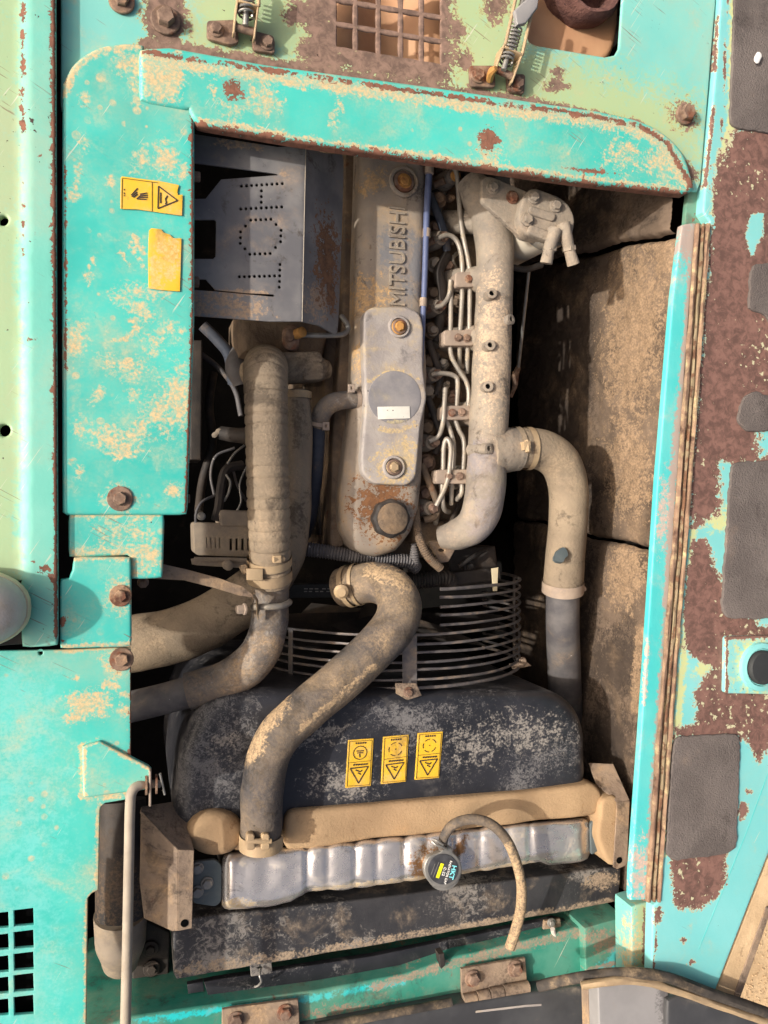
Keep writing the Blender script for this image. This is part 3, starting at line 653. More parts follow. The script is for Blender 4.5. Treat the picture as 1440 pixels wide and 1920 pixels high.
# ---- open lid at the side
lid = thing('hinged_lid', 'open cyan lid with large rust patches and grey felt pads', 'lid', P(1350, 1000, .004))
lr = [(1360, -90), (1348, 100), (1330, 300), (1322, 396), (1334, 414), (1322, 560), (1296, 940), (1276, 1240), (1258, 1480), (1240, 1690), (1228, 1700), (1224, 1862), (1330, 1880), (1440, 1596), (1500, 1440), (1640, 1200), (1640, -90)]
st = [('rust', 'p', [(1376, 246), (1500, 240), (1640, 240), (1640, 860), (1440, 870), (1350, 866), (1350, 960), (1300, 990), (1294, 930), (1318, 600), (1336, 420), (1340, 330)], 16),
      ('rust', 'p', [(1298, 1012), (1322, 1012), (1352, 1090), (1370, 1155), (1640, 1150), (1640, 1400), (1440, 1400), (1420, 1430), (1400, 1385), (1262, 1384), (1268, 1366), (1302, 1358), (1306, 1330), (1302, 1300), (1336, 1252), (1285, 1222), (1282, 1120)], 12),
      ('rust', 'p', [(1256, 1600), (1362, 1588), (1360, 1655), (1335, 1690), (1300, 1706), (1264, 1700), (1262, 1645)], 12),
      ('rust', 'l', [(1344, 30), (1340, 130)], 4, .98), ('rust', 'l', [(1338, 200), (1322, 350)], 3.2, .92), ('rust', 'e', 1392, 1520, 9, 14, 0), ('rust', 'e', 1404, 1484, 6, 4, 0), ('rust', 'e', 1234, 1716, 8, 14, 0), ('rust', 'e', 1282, 1762, 6, 6, 0), ('rust', 'e', 1297, 1804, 5, 6, 0),
      ('rust', 'l', [(1236, 1700), (1222, 1850)], 1.8), ('rust', 'l', [(1366, -60), (1356, 200), (1340, 400)], 1.6, .95),
      ('alt', 'l', [(1378, -60), (1372, 240), (1352, 300), (1340, 400)], 9), ('alt', 'l', [(1300, 990), (1282, 1230), (1250, 1600)], 7), ('alt', 'e', 1345, 970, 30, 22, 0), ('alt', 'e', 1385, 400, 14, 12, 0), ('alt', 'e', 1330, 1245, 30, 14, -30)]
# bare paint islands inside the rust
lido = plate('sheet', lr, .008, .02, m_lid, lid, r=.004, g=.0065, stains_shade=st)
at = lido.data.attributes['rust']; a = np.zeros(len(lido.data.vertices), np.float32); at.data.foreach_get('value', a)
A = np.zeros(len(a) * 3, np.float32); lido.data.vertices.foreach_get('co', A); A = A.reshape(-1, 3) + np.array(WL[lido.name])
cut = stain_shade_vals(A.astype(float), [('c', 'p', [(1412, 398), (1432, 400), (1430, 440), (1412, 480), (1402, 470), (1398, 430)], 8), ('c', 'e', 1440, 830, 24, 26, 0), ('c', 'e', 1440, 1165, 20, 12, 0)])['c']
at.data.foreach_set('value', np.where(cut > .3, np.minimum(a, 1 - cut), a).astype(np.float32))
def pad(ring, label, st=None, z=.013):
    q = rnd(ring, 16); o = []
    for (x0, y0), (x1, y1) in zip(q, q[1:] + q[:1]):
        k = max(1, int(math.hypot(x1 - x0, y1 - y0) / 5))
        for j in range(k):
            x = x0 + (x1 - x0) * j / k; y = y0 + (y1 - y0) * j / k
            o.append((x + 2.6 * mnoise.noise(Vector((x * .09, y * .09, 1))) + 1.2 * mnoise.noise(Vector((x * .3, y * .3, 5))), y + 2.6 * mnoise.noise(Vector((x * .09, y * .09, 9)))))
    return plate('felt_pad', o, z, .006, m_pad, lid, r=.0022, g=.012, stains_shade=st, label=label, lump=.0012)
pad([(1384, -90), (1640, -90), (1640, 250), (1440, 246), (1372, 236), (1376, 100)], 'grey felt pad at the top of the lid')
pad([(1412, 496), (1640, 490), (1640, 610), (1450, 612), (1436, 585), (1404, 578)], 'grey felt pad with torn lower edge')
pad([(1395, 745), (1420, 735), (1440, 745), (1640, 740), (1640, 805), (1400, 806), (1385, 790)], 'small grey felt pad with paint flecks')
pad([(1374, 868), (1640, 862), (1640, 1160), (1366, 1158), (1356, 1140)], 'large grey felt pad beside the rust streak')
pad([(1266, 1384), (1388, 1378), (1380, 1590), (1362, 1600), (1264, 1612), (1252, 1600)], 'grey felt pad near the lower corner of the lid')
obj('paint_fleck', *lathe_vf(P(1421, 108, .0192), (0, 0, 1), [(.009, 0), (.008, .0006), (.003, .0008)], 14, wob=lambda a: 1 + .3 * math.sin(2 * a + 1)), m_capw, lid, weld=False)
br_ = plate('bracket', rnd([(1364, 1196), (1640, 1188), (1640, 1304), (1362, 1298)], 4), .018, .01, m_lid, lid, r=.002, g=.008, stains_shade=[('rust', 'l', [(1362, 1196), (1500, 1190)], 2.5), ('rust', 'l', [(1362, 1298), (1363, 1196)], 2), ('alt', 'e', 1424, 1248, 46, 46, 0)], label='square cyan bracket holding a rubber plug')
c = P(1424, 1250, .018); k = mpp(1424, 1250, .018)
lathe('socket', c, (0, 0, 1), [(46 * k, 0), (45 * k, .006), (36 * k, .008), (34 * k, .004)], m_lid, br_)
lathe('rubber_plug', c, (0, 0, 1), [(32 * k, 0), (32 * k, .01), (29 * k, .014), (5 * k, .015)], m_rubber, br_)
lf = plate('flange', [(1446, 1600), (1336, 1884), (1368, 1892), (1376, 1870), (1436, 1700), (1500, 1560), (1520, 1500)], -.004, .01, m_sand, lid, r=.004, g=.02, label='mud covered flange along the lid edge')
plate('flange_lip', [(1376, 1872), (1438, 1702), (1446, 1704), (1384, 1880)], -.002, .02, m_brk, lid, r=.002, g=.02)  # dark strip standing in for the gap and shadow beside the flange
lines('crease', [((1440, 1450), (1400, 1560)), ((1400, 1560), (1310, 1780))], .0082, 1.2, lid, m_rail)
# ---- corner post, sill and door at the bottom
cp = thing('corner_post', 'teal and yellow-green corner post below the cyan rail', 'post', P(1210, 1760, -.1))
plate('post_face', [(1186, 1702), (1216, 1694), (1220, 1700), (1216, 1870), (1188, 1870)], -.03, .05, m_deck, cp, r=.003, g=.008, stains_shade=[('alt', 'p', [(1190, 1690), (1222, 1690), (1216, 1880), (1196, 1880)], 12), ('rust', 'l', [(1210, 1700), (1206, 1830)], 2), ('dust', 'e', 1180, 1780, 20, 60, 0, .8)])
sl = thing('door_sill', 'green painted door sill with rubbed paint and a painted-in ridge highlight under the cooler', 'sill', P(700, 1860, -.15))
sr = [(150, 1945), (250, 1912), (400, 1890), (600, 1862), (760, 1832), (860, 1798), (900, 1790), (1000, 1765), (1090, 1742), (1092, 1828), (1000, 2060), (150, 2060)]
plate('sheet', sr, -.15, .3, m_green, sl, r=.005, g=.01, stains_shade=[('alt', 'l', [(250, 1916), (600, 1868), (760, 1838)], 5), ('dust', 'l', [(700, 1850), (850, 1806), (1085, 1748)], 8, .9), ('dust', 'e', 620, 1900, 100, 16, -8, .7)])  # bright alt line paints the highlight along the ridge
plate('end_box', [(1098, 1742), (1170, 1722), (1172, 1832), (1100, 1832)], -.13, .3, m_green, sl, r=.002, g=.006, stains_shade=[('alt', 'l', [(1110, 1840), (1150, 1805), (1175, 1770)], 14), ('dust', 'e', 1130, 1765, 30, 20, 0), ('rust', 'e', 1162, 1830, 16, 12, 0), ('dust', 'l', [(1100, 1820), (1170, 1800)], 4)], label='box end of the sill with fresh cyan paint')
plate('inner_ledge', [(190, 1898), (380, 1862), (620, 1842), (760, 1815), (760, 1830), (600, 1858), (380, 1890), (190, 1918)], -.2, .2, m_green, sl, r=.003, g=.012)
plate('rib_tab', [(824, 1790), (832, 1788), (834, 1810), (828, 1816)], -.14, .02, m_dark, sl, r=.001, g=.01)
def hinge(name_, label, q, knx, z=-.135):
    h = thing('door_hinge', label, 'hinge', P(q[0][0], q[0][1], z), 'hinges of the lower door')
    plate('leaf', q, z, .006, m_brk, h, r=.0015, g=.012)
    for (bx_, by_) in knx[0]: bolt(bx_, by_, z + .001, 12, h, washer=1.3)
    for a, b in knx[1]: tube('knuckle', [(a[0], a[1], z + .006), (b[0], b[1], z + .006)], 11, m_brk, h, n=14, per=2)
    return h
hinge('h', 'brown steel hinge with two rusty bolts beside the rubber seal', [(866, 1818), (984, 1798), (988, 1850), (868, 1880)], [[(886, 1834), (966, 1816)], [((868, 1876), (892, 1872)), ((894, 1870), (916, 1866)), ((918, 1864), (942, 1860)), ((944, 1858), (968, 1854)), ((968, 1854), (990, 1850))]])
hinge('h', 'brown steel hinge cut off by the lower picture edge', [(418, 1894), (558, 1876), (562, 1950), (418, 1960)], [[(442, 1912), (534, 1898)], []])
dr_ = thing('lower_door', 'dark grey swung-open door with a worn rubber seal', 'door', P(1000, 1900, -.2))
plate('frame', [(560, 1948), (720, 1918), (853, 1892), (1000, 1868), (1104, 1854), (1128, 1856), (1128, 1990), (560, 2060)], -.115, .05, m_door, dr_, r=.006, g=.015)
lines('weld_bead', [((892, 1897), (985, 1886)), ((985, 1886), (1015, 1884))], -.1145, 4, dr_, m_silver)
plate('lining', [(1124, 1852), (1200, 1836), (1250, 1846), (1262, 1990), (1128, 1990)], .012, .03, m_doorl, dr_, r=.003, g=.015, stains_shade=[('alt', 'l', [(1250, 1840), (1262, 1960)], 16)])
plate('corner_pocket', [(1256, 1880), (1272, 1872), (1360, 1890), (1500, 1950), (1500, 2060), (1256, 2060)], .022, .03, m_door, dr_, r=.006, g=.015)
plate('side_bracket', rnd([(1104, 1856), (1130, 1850), (1136, 1990), (1108, 1990)], 6), -.03, .02, m_brk, dr_, r=.003, g=.015)
tube('rubber_seal', [(1010, 1850, -.06), (1060, 1838, -.03), (1110, 1830, .0), (1180, 1824, .02), (1250, 1832, .03), (1320, 1858, .03), (1400, 1886, .03), (1520, 1926, .03)], 10, m_seal, dr_, n=12, per=10, lump=.15)
tube('rubber_seal', [(1090, 1848, .01), (1130, 1842, .02), (1170, 1838, .024), (1225, 1844, .026), (1300, 1868, .026), (1400, 1904, .026), (1520, 1945, .026)], 7, m_band, dr_, n=12, per=10, lump=.3)
tube('rubber_seal', [(590, 1926, -.125), (700, 1908, -.125), (846, 1880, -.125)], 9, m_seal, dr_, n=12, per=8)
# ---- shoe on the cover strip
sh = thing('shoe', 'grey suede shoe toe resting on the pale green cover strip', 'shoe', P(-20, 1140, .03))
def shoe_part(name, z0, z1, scale, bulge, material):
    c = P(-92, 1142, .03); V, F = [], []
    nseg, nl = 40, 8
    L0, Wd = .098 * scale, .056 * scale
    for k in range(nl + 1):
        t = k / nl
        if bulge: s_ = math.cos(t * math.pi / 2 * .97) ** .55; zz_ = z0 + (z1 - z0) * math.sin(t * math.pi / 2)
        else: s_ = 1 - .03 * (2 * t - 1) ** 2; zz_ = z0 + (z1 - z0) * t
        for i in range(nseg):
            a = 2 * math.pi * i / nseg
            x = math.cos(a); y = math.sin(a)
            X = (abs(x) ** .9) * (1 if x > 0 else -1) * (L0 if x > 0 else .2) * (s_ if x > 0 else 1)
            V.append(c + Vector((X, (abs(y) ** .85) * (1 if y > 0 else -1) * Wd * s_, zz_)))
    for k in range(nl):
        for i in range(nseg):
            a = k * nseg + i; b = k * nseg + (i + 1) % nseg; F.append((a, b, b + nseg, a + nseg))
    F.append(tuple(range(nseg))[::-1]); F.append(tuple(nl * nseg + i for i in range(nseg)))
    return obj(name, V, F, material, sh, weld=False)
shoe_part('sole', 0, .018, 1.0, False, m_sole)
shoe_part('upper', .014, .07, .955, True, m_shoe)
shoe_part('tongue', .05, .088, .56, True, m_mesh)
# ---- latches
def latch(label, base1, base2, br0, br1, top, sp0, sp1, bolts, hw=19):
    l = thing('hood_latch', label, 'latch', P(*br0, .004), 'spring latches on the deck')
    plate('base_plate', rnd(base1, 5), .009, .006, m_rustbolt, l, r=.0015, g=.02)
    plate('base_plate', rnd(base2, 5), .009, .006, m_rustbolt, l, r=.0015, g=.02)
    for b_ in bolts: bolt(b_[0], b_[1], .010, 11, l, washer=1.3)
    A = P(*br0, .012); d = (P(*br1, .012) - A).normalized(); s_ = Vector((-d.y, d.x, 0)); hwm = hw * mpp(*br0, .01)
    T = P(*top, .03); Lm = (P(*br1, .03) - A).length
    up = Vector((0, 0, 1))
    for sg in (-1, 1):
        q0 = A + s_ * hwm * sg
        prism('bracket_side', [q0 - d * .012, q0 + d * .03 * 1.0, q0 + d * .03 + up * .03, q0 - d * .012 + up * .012], m_band, l, t=.003)
    c0 = A + d * .028
    prism('bracket_web', [c0 - s_ * hwm, c0 + s_ * hwm, c0 + s_ * hwm + up * .03, c0 - s_ * hwm + up * .03], m_band, l, t=.003)
    tube('pin', [A - s_ * hwm * 1.05 + up * .008, A + s_ * hwm * 1.05 + up * .008], [.006, .006], m_rustbolt, l, world=True, n=12, per=3)
    a0 = P(*sp0, .03); a1 = P(*sp1, .034); ax = (a1 - a0); turns = max(4, int(ax.length / .0062)); x, y, z = frame(ax)
    H = [a0 + ax * (i / (turns * 12)) + (x * math.cos(2 * math.pi * i / 12) + y * math.sin(2 * math.pi * i / 12)) * .0108 for i in range(turns * 12 + 1)]
    V, F = sweep(H, [.0017] * len(H), 6); obj('spring', V, F, m_zinc, l, weld=False)
    tube('rod', [a0 - ax.normalized() * .012, a0, a1, T], [.0045] * 4, m_zinc, l, world=True, n=10, per=4)
    for sg in (-1, 1):
        tube('side_rail', [c0 + s_ * hwm * .95 * sg + up * .026, T + s_ * hwm * .95 * sg + up * .01], [.0028, .0028], m_band, l, world=True, n=8, per=2)
    return l
latch('spring latch with rusty base beside the rust-brown vent grille', [(390, 40), (444, 38), (446, 78), (432, 82), (390, 70)], [(474, 58), (512, 68), (514, 98), (476, 92)], (459, 62), (462, 30), (465, -40), (461, 32), (464, -30), [(405, 55), (501, 80)])
lb = latch('tilted spring latch with rusty base beside the exhaust opening', [(882, 124), (926, 124), (928, 162), (884, 160)], [(952, 140), (984, 140), (982, 174), (954, 168)], (942, 142), (950, 110), (985, -20), (948, 118), (968, 48), [(896, 142), (970, 158)])
tube('rust_tab', [(918, 150, .012), (922, 135, .03), (930, 128, .04)], [7, 8, 5], m_orange, lb, n=8, per=4)
plate('handle', [(968, 20), (990, 0), (1010, -10), (1006, 12), (985, 40), (972, 44)], .05, .008, m_doorl, lb, r=.003, g=.02)
# ---- behind the vent grille and in the exhaust opening
vb = tag(plate('air_box', [(600, -80), (860, -80), (870, 200), (590, 190)], -.10, .1, m_tan, r=.003, g=.02, zf=lambda x, y: -.02 * math.sin(x * 40)), 'tan painted box seen through the rusty vent grille', 'box')
mf = thing('exhaust_stack', 'rusty exhaust pipe in a tan housing inside the deck opening', 'exhaust', P(1080, 30, -.1))
plate('housing', arc([(950, -80), (960, 90), (1080, 108), (1132, 100), (1150, 40), (1152, -80)]) , -.06, .2, m_tan, mf, r=.012, g=.012)
lathe('pipe', P(1078, -14, -.06), (.05, -.15, 1), [(.050, -.05), (.062, -.01), (.066, .02), (.064, .05), (.056, .062), (.05, .06), (.047, .01)], m_exh, mf, n=32, wob=lambda a: 1 + .03 * math.sin(3 * a) + .02 * math.sin(7 * a))
# ================================================================== perforated shield
shd = thing('heat_shield', 'dark steel heat shield perforated with dotted letters TOH', 'heat shield', P(480, 430, -.05))
q4 = lambda x, y: (340 + x / 4, 220 + y / 4)
dots = [(452 + 38.3 * i, 515 - 2.4 * i) for i in range(9)] + [(447 + 38.5 * i, 687 - 2 * i) for i in range(9)] + [(602, 550), (602, 593), (601, 636)]
dots += [(522, 770), (560, 768), (598, 767), (636, 765), (674, 763), (712, 803), (750, 846), (748, 888), (746, 932), (708, 975), (668, 1020), (630, 1022), (592, 1023), (553, 1024), (515, 1026), (478, 985), (443, 944), (444, 901), (445, 858), (483, 814)]
dots += [(436 + 37.9 * i, 1195 - .9 * i) for i in range(9)] + [(742, 1103), (740, 1145), (738, 1230), (736, 1273)]
hs = [circ(*q4(*d), 3.7, 10) for d in dots]
ring = [(346, 249), (520, 276), (572, 274), (565, 602), (505, 602), (346, 590), (346, 543), (404, 547), (470, 553), (512, 557), (516, 554), (512, 551), (460, 549), (404, 543), (386, 523), (346, 522), (346, 486), (400, 486), (405, 481), (406, 415), (402, 411), (346, 411), (346, 374), (386, 373), (415, 337), (521, 329), (522, 327), (519, 325), (346, 302)]
st = [('dust', 'e', 450, 272, 40, 8, 8), ('dust', 'e', 362, 568, 14, 30, 0), ('dust', 'e', 430, 585, 60, 8, 4), ('dust', 'p', [(346, 548), (420, 552), (500, 560), (500, 600), (346, 590)], 30, .78), ('dust', 'e', 450, 548, 50, 5, 2, .95), ('dust', 'e', 533, 326, 9, 6, 0)]
plate('face', ring, -.05, .003, m_shield, shd, r=.0006, g=.008, holes=hs, stains_shade=st, rsteps=2)
fold = [(573, 273), (566, 603)]; edge = [(637, 300), (644, 315), (634, 606), (625, 616)]
a0, a1 = P(*fold[0], -.0505), P(*fold[1], -.0505); e = [P(x, y, -.125) for x, y in edge]
V, F = [], []
NR, NC = 30, 10
top = [a0.lerp(a1, i / NR) for i in range(NR + 1)]
ec = spline(e, 10); bot = [ec[min(len(ec) - 1, round(i / NR * (len(ec) - 1)))] for i in range(NR + 1)]
dsum = [0]
for p, q in zip(ec, ec[1:]): dsum.append(dsum[-1] + (q - p).length)
bot = []
for i in range(NR + 1):
    t = i / NR * dsum[-1]; k = min(len(ec) - 2, next((j for j in range(len(dsum) - 1) if dsum[j + 1] >= t), len(ec) - 2)); u = (t - dsum[k]) / (dsum[k + 1] - dsum[k]); bot.append(ec[k].lerp(ec[k + 1], u))
for i in range(NR + 1):
    for j in range(NC + 1): V.append(top[i].lerp(bot[i], j / NC))
F = [(i * (NC + 1) + j, (i + 1) * (NC + 1) + j, (i + 1) * (NC + 1) + j + 1, i * (NC + 1) + j + 1) for i in range(NR) for j in range(NC)]
k0 = len(V); V += [v - Vector((.002, 0, .003)) for v in V[:k0]]; F += [tuple(k0 + x for x in f)[::-1] for f in F[:]]
obj('side_flange', V, F, m_shield, shd, weld=False, stains_shade=[('rust', 'e', 612, 480, 22, 80, 0, .9), ('dust', 'e', 600, 560, 26, 40, 20, .9), ('rust', 'e', 620, 545, 10, 40, 0)])
tube('fold_edge', [a0 + Vector((.0005, 0, -.0005)), a0.lerp(a1, .5) + Vector((.0005, 0, -.0005)), a1 + Vector((.0005, 0, -.0005))], [.0011] * 3, m_steel, shd, world=True, n=8, per=6)  # pale bead for the worn fold and its highlight
# ================================================================== cylinder head and valve cover
hd = thing('cylinder_head', 'brown dirty cylinder head casting beneath the valve cover', 'cylinder head', P(760, 650, -.3))
plate('casting', [(622, 240), (900, 240), (896, 520), (884, 980), (840, 1030), (690, 1050), (626, 1040), (618, 800), (620, 500)], -.245, .4, m_block, hd, r=.01, g=.015, lump=.01)
plate('rim', [(652, 240), (676, 240), (672, 600), (664, 760), (650, 850), (640, 1020), (624, 1030), (630, 800), (648, 600)], -.205, .06, m_block, hd, r=.005, g=.012)
plate('left_ledge', [(606, 240), (632, 240), (630, 700), (622, 1000), (600, 1000), (604, 700)], -.30, .3, m_dark, hd, r=.004, g=.02)
vc = thing('valve_cover', 'long dusty valve cover with raised maker lettering and round oil cap', 'valve cover', P(730, 650, -.2))
VR = [(704, 240), (780, 240), (781, 330), (780, 450), (774, 556), (778, 600), (783, 700), (778, 780), (772, 900), (766, 950), (755, 985), (735, 1012), (708, 1020), (684, 1012), (670, 985), (668, 930), (676, 860), (688, 780), (694, 640), (696, 500), (700, 380)]
xcen = P(738, 600, -.15).x
plate('cover_shell', VR, -.15, .1, m_cover, vc, r=.024, g=.008, rsteps=7, lump=.0015, stains_shade=[('alt', 'e', 770, 500, 24, 60, 0), ('dust', 'e', 700, 340, 26, 16, -30), ('alt', 'e', 725, 470, 14, 40, 0), ('rust', 'e', 715, 950, 50, 60, 0, .85), ('dust', 'e', 690, 560, 40, 40, 0, .8), ('dust', 'e', 680, 680, 16, 30, 0)])
text('maker_lettering', 'MITSUBISHI', 744, 481, -.1495, 31, 90, m_cast, vc, ext=.0034, wpx=184)
cpl = plate('cover_plate', rnd([(686, 590), (700, 580), (762, 580), (784, 590), (790, 615), (789, 690), (796, 745), (784, 800), (780, 850), (776, 892), (764, 905), (702, 902), (684, 886), (682, 860), (690, 760), (686, 640)], 8), -.132, .02, m_silver, vc, r=.005, g=.007, stains_shade=[('dust', 'e', 765, 850, 14, 30, 0), ('dust', 'e', 740, 875, 34, 34, 0), ('dust', 'l', [(700, 800), (740, 808), (780, 795)], 4), ('dust', 'l', [(690, 715), (740, 694), (785, 710)], 3)], label='grey cover plate with two rusty bolts')
plate('round_patch', circ(740, 745, 49, 40), -.1312, .001, m_disc, vc, r=.0006, g=.01, stains_shade=[('dust', 'e', 740, 795, 40, 6, 0)])
plate('white_label', [(708, 763), (768, 762), (769, 784), (709, 786)], -.1298, .0006, m_lab, vc, r=.0004, g=.02)
def ringbolt(px, py, z, r0, r1, mt, ms):
    c = P(px, py, z); k = mpp(px, py, z)
    lathe('bolt_seat', c, (0, 0, 1), [(r0 * k, -.004), (r0 * k, .002), (r0 * k * .92, .004), (r0 * k * .78, .004), (r0 * k * .72, .0)], ms, vc, n=32)
    lathe('grommet', c, (0, 0, 1), [(r0 * k * .72, -.001), (r0 * k * .66, .005), (r0 * k * .5, .006), (r0 * k * .45, .002)], m_rustbolt, vc, n=28)
    bolt(px, py, z + .003, r1, vc, mt, washer=1.6)
ringbolt(757, 341, -.148, 29, 10, m_orange, m_cover)
ringbolt(748, 613, -.131, 21, 9, m_orange, m_silver)
ringbolt(738, 876, -.131, 22, 9, m_band, m_silver)
c = P(731, 972, -.145); k = mpp(731, 972, -.145)
cap = lathe('oil_cap', c, (0, 0, 1), [(35 * k, -.01), (36 * k, .004), (35 * k, .012), (30 * k, .016)], m_dark, vc, n=64, wob=lambda a: 1 + .035 * math.cos(8 * a))
lathe('cap_top', c, (0, 0, 1), [(30 * k, .01), (29 * k, .019), (26 * k, .021), (3 * k, .022)], m_block, cap, n=32)
c = P(684, 1022, -.17); lathe('boss', c, (0, 0, 1), [(13 * k, -.03), (13 * k, .004), (11 * k, .006), (4 * k, .006), (4 * k, -.004)], m_cover, vc, n=20)
# head bolts
for x, y, r in ((822, 375, 11), (818, 428, 11), (816, 497, 11), (812, 552, 10), (808, 620, 11), (804, 680, 11), (802, 735, 11), (800, 803, 12), (800, 868, 12), (797, 925, 11), (840, 500, 9)):
    bolt(x, y, -.205, r, hd, random.choice([m_rustbolt, m_block, m_cast]), washer=1.4, axis=(-.2, 0, 1), h=1.3)
for x, y in ((848, 420), (850, 540), (846, 650), (842, 790), (836, 905), (838, 1000)):
    plate('port_lug', circ(x, y, 26, 12, 18), -.225, .05, m_block, hd, r=.008, g=.02, lump=.004)
# injectors
inj = [(838, 338, .4), (818, 450, 0), (812, 578, 0), (806, 704, 0), (800, 830, 0), (797, 952, 0)]
names = ['topmost injector with orange nut under the beam', 'second injector from the beam beside the blue pipe', 'third injector from the beam beside the cover plate corner', 'fourth injector beside the round grey patch', 'fifth injector beside the folded injector line', 'lowest injector beside the oil cap']
for i, (x, y, t) in enumerate(inj):
    o = thing('fuel_injector', names[i], 'injector', P(x, y, -.2), 'injectors in a row along the valve cover')
    c = P(x, y, -.2); k = mpp(x, y, -.2); ax = (.25, -.05, 1)
    lathe('body', c, ax, [(17 * k, -.06), (17 * k, 0), (14 * k, .006), (13 * k, .016), (9 * k, .018), (9 * k, .026)], m_cast if i else m_cast, o, n=20)
    bolt(0, 0, 0, 8 * k, o, m_orange if i == 0 else m_rustbolt, axis=ax, world=c + Vector(ax).normalized() * .026, washer=1.2, name='nut', h=1)
    tube('side_port', [(x - 4, y, -.185), (x - 22, y + 8, -.20)], 7, m_rustbolt, o, n=10, per=3)
# blue return pipe
bp_ = thing('return_pipe', 'thin blue plastic return pipe running beside the valve cover', 'pipe', P(795, 500, -.15))
tube('pipe', [(806, 285, -.16), (804, 330, -.155), (800, 400, -.15), (797, 500, -.15), (793, 600, -.15), (789, 690, -.15), (788, 740, -.16)], [7, 6.5, 6, 5.5, 5, 4.5, 4], m_blue, bp_, n=12, per=8)
for x, y, r in ((805, 318, 8.5), (800, 437, 7.5), (794, 567, 7)): tube('ferrule', [(x, y - 8, -.151), (x - .6, y + 8, -.151)], r, m_clamp, bp_, n=12, per=2)
tube('return_hose', [(788, 735, -.16), (784, 780, -.17), (782, 830, -.17), (778, 880, -.17), (776, 930, -.18)], [6, 6, 7, 7, 7], m_seal, bp_, n=10, per=6)
for i, (lab, pts, r, mt) in enumerate([('flat dark strap hose behind the blue pipe near the top injector', [(806, 365, -.19), (820, 400, -.185), (834, 440, -.19), (838, 470, -.2)], 8, m_dhose),
      ('dark strap hose between the second and third injectors', [(838, 480, -.2), (822, 510, -.19), (830, 545, -.19), (826, 590, -.2), (818, 640, -.21)], 10, m_dark),
      ('dark strap hose below the third injector', [(804, 640, -.19), (818, 680, -.185), (826, 705, -.19), (818, 740, -.2)], 7, m_dark),
      ('dark strap hose beside the white label', [(802, 745, -.19), (815, 780, -.185), (826, 820, -.19), (816, 850, -.2)], 7, m_dark),
      ('tan strap hose curling around the lowest injector', [(790, 870, -.18), (805, 905, -.175), (820, 945, -.18), (815, 968, -.185), (795, 975, -.19)], 7, m_block)]):
    tag(tube('strap_hose', pts, r, mt, n=10, per=8), lab, 'hose', 'strap hoses among the injectors')
rq = random.Random(11)
for i in range(46):
    x = rq.uniform(802, 868); y = rq.uniform(300, 985); z_ = rq.uniform(-.235, -.205); k = mpp(x, y, z_); r_ = rq.uniform(5, 12) * k
    ax = (rq.uniform(-.6, .6), rq.uniform(-.6, .6), 1)
    if i % 3: lathe('fitting', P(x, y, z_), ax, [(r_ * 1.3, -.02), (r_ * 1.3, .002), (r_, .003), (r_, .012), (r_ * .6, .013), (r_ * .6, .02)], rq.choice([m_block, m_rustbolt, m_cast, m_dark, m_steel]), hd, n=rq.choice([6, 6, 14]))
    else: tube('small_pipe', [(x, y, z_), (x + rq.uniform(-14, 14), y + rq.uniform(-20, 20), z_ + .012), (x + rq.uniform(-22, 22), y + rq.uniform(-40, 40), z_)], rq.uniform(2.5, 5), rq.choice([m_dark, m_steel, m_block, m_seal]), hd, n=8, per=6)
# injection lines
LZ = -.165
def line(label, runs, r=4.6):
    o = thing('injector_line', label, 'fuel line', P(*runs[0][0][:2], LZ), 'steel injector lines')
    for run in runs: tube('line', [(p[0], p[1], p[2] if len(p) > 2 else LZ) for p in run], r, m_steel, o, n=10, per=8)
    return o
line('outer steel injector line rising to the topmost injector', [[(826, 312), (842, 307), (856, 325), (860, 370), (866, 430), (878, 490), (881, 525), (880, 630)], [(877, 640), (876, 700, -.18)]])
line('steel injector line arching from the second injector', [[(820, 446), (842, 441), (858, 455), (866, 490), (866, 560), (862, 630)], [(862, 640), (861, 690, -.18)]])
line('steel injector line hooking up from the third injector', [[(814, 577), (830, 571), (842, 553), (845, 525, -.16)], [(846, 530, -.17), (845, 600), (845, 660), (858, 690), (874, 715), (879, 740), (876, 775)]])
line('steel injector line bending down from the fourth injector', [[(808, 702), (832, 700), (852, 705), (858, 718), (856, 765)], [(853, 785), (860, 805), (870, 830), (868, 890)]])
line('pale steel injector line dropping to the fifth injector', [[(835, 728, -.155), (833, 760, -.15), (830, 795, -.155), (822, 818), (804, 828)], [(835, 785), (846, 812), (851, 840), (849, 890)]])
line('folded steel injector line looping above the lowest clamp', [[(831, 885), (832, 840, -.16), (838, 823, -.155), (845, 840, -.15), (842, 885, -.15), (834, 915, -.155), (818, 948)]])
line('short steel line ends below the lowest clamp', [[(829, 905), (830, 940), (834, 956, -.175), (842, 960, -.19)], [(847, 905), (846, 946, -.18)], [(866, 905), (865, 925), (856, 937, -.18)]])
for i, (x0, y0, x1, y1, bs) in enumerate([(856, 512, 889, 536, [(879, 523)]), (834, 621, 888, 646, [(859, 633), (875, 634)]), (830, 763, 880, 785, [(848, 774), (866, 773)]), (819, 883, 877, 905, [(842, 893), (862, 893)])]):
    o = thing('line_clamp', ['topmost line clamp block holding two fuel lines', 'second line clamp block with two screws', 'third line clamp block level with the white label', 'lowest line clamp block below the folded line'][i], 'clamp', P(x0, y0, -.16), 'clamp blocks on the injector lines')
    plate('block', rnd([(x0, y0), (x1, y0 - 1), (x1, y1), (x0, y1)], 4), -.152, .024, m_clamp, o, r=.002, g=.012)
    for b in bs: bolt(b[0], b[1], -.151, 6, o, m_rustbolt, washer=1.3)
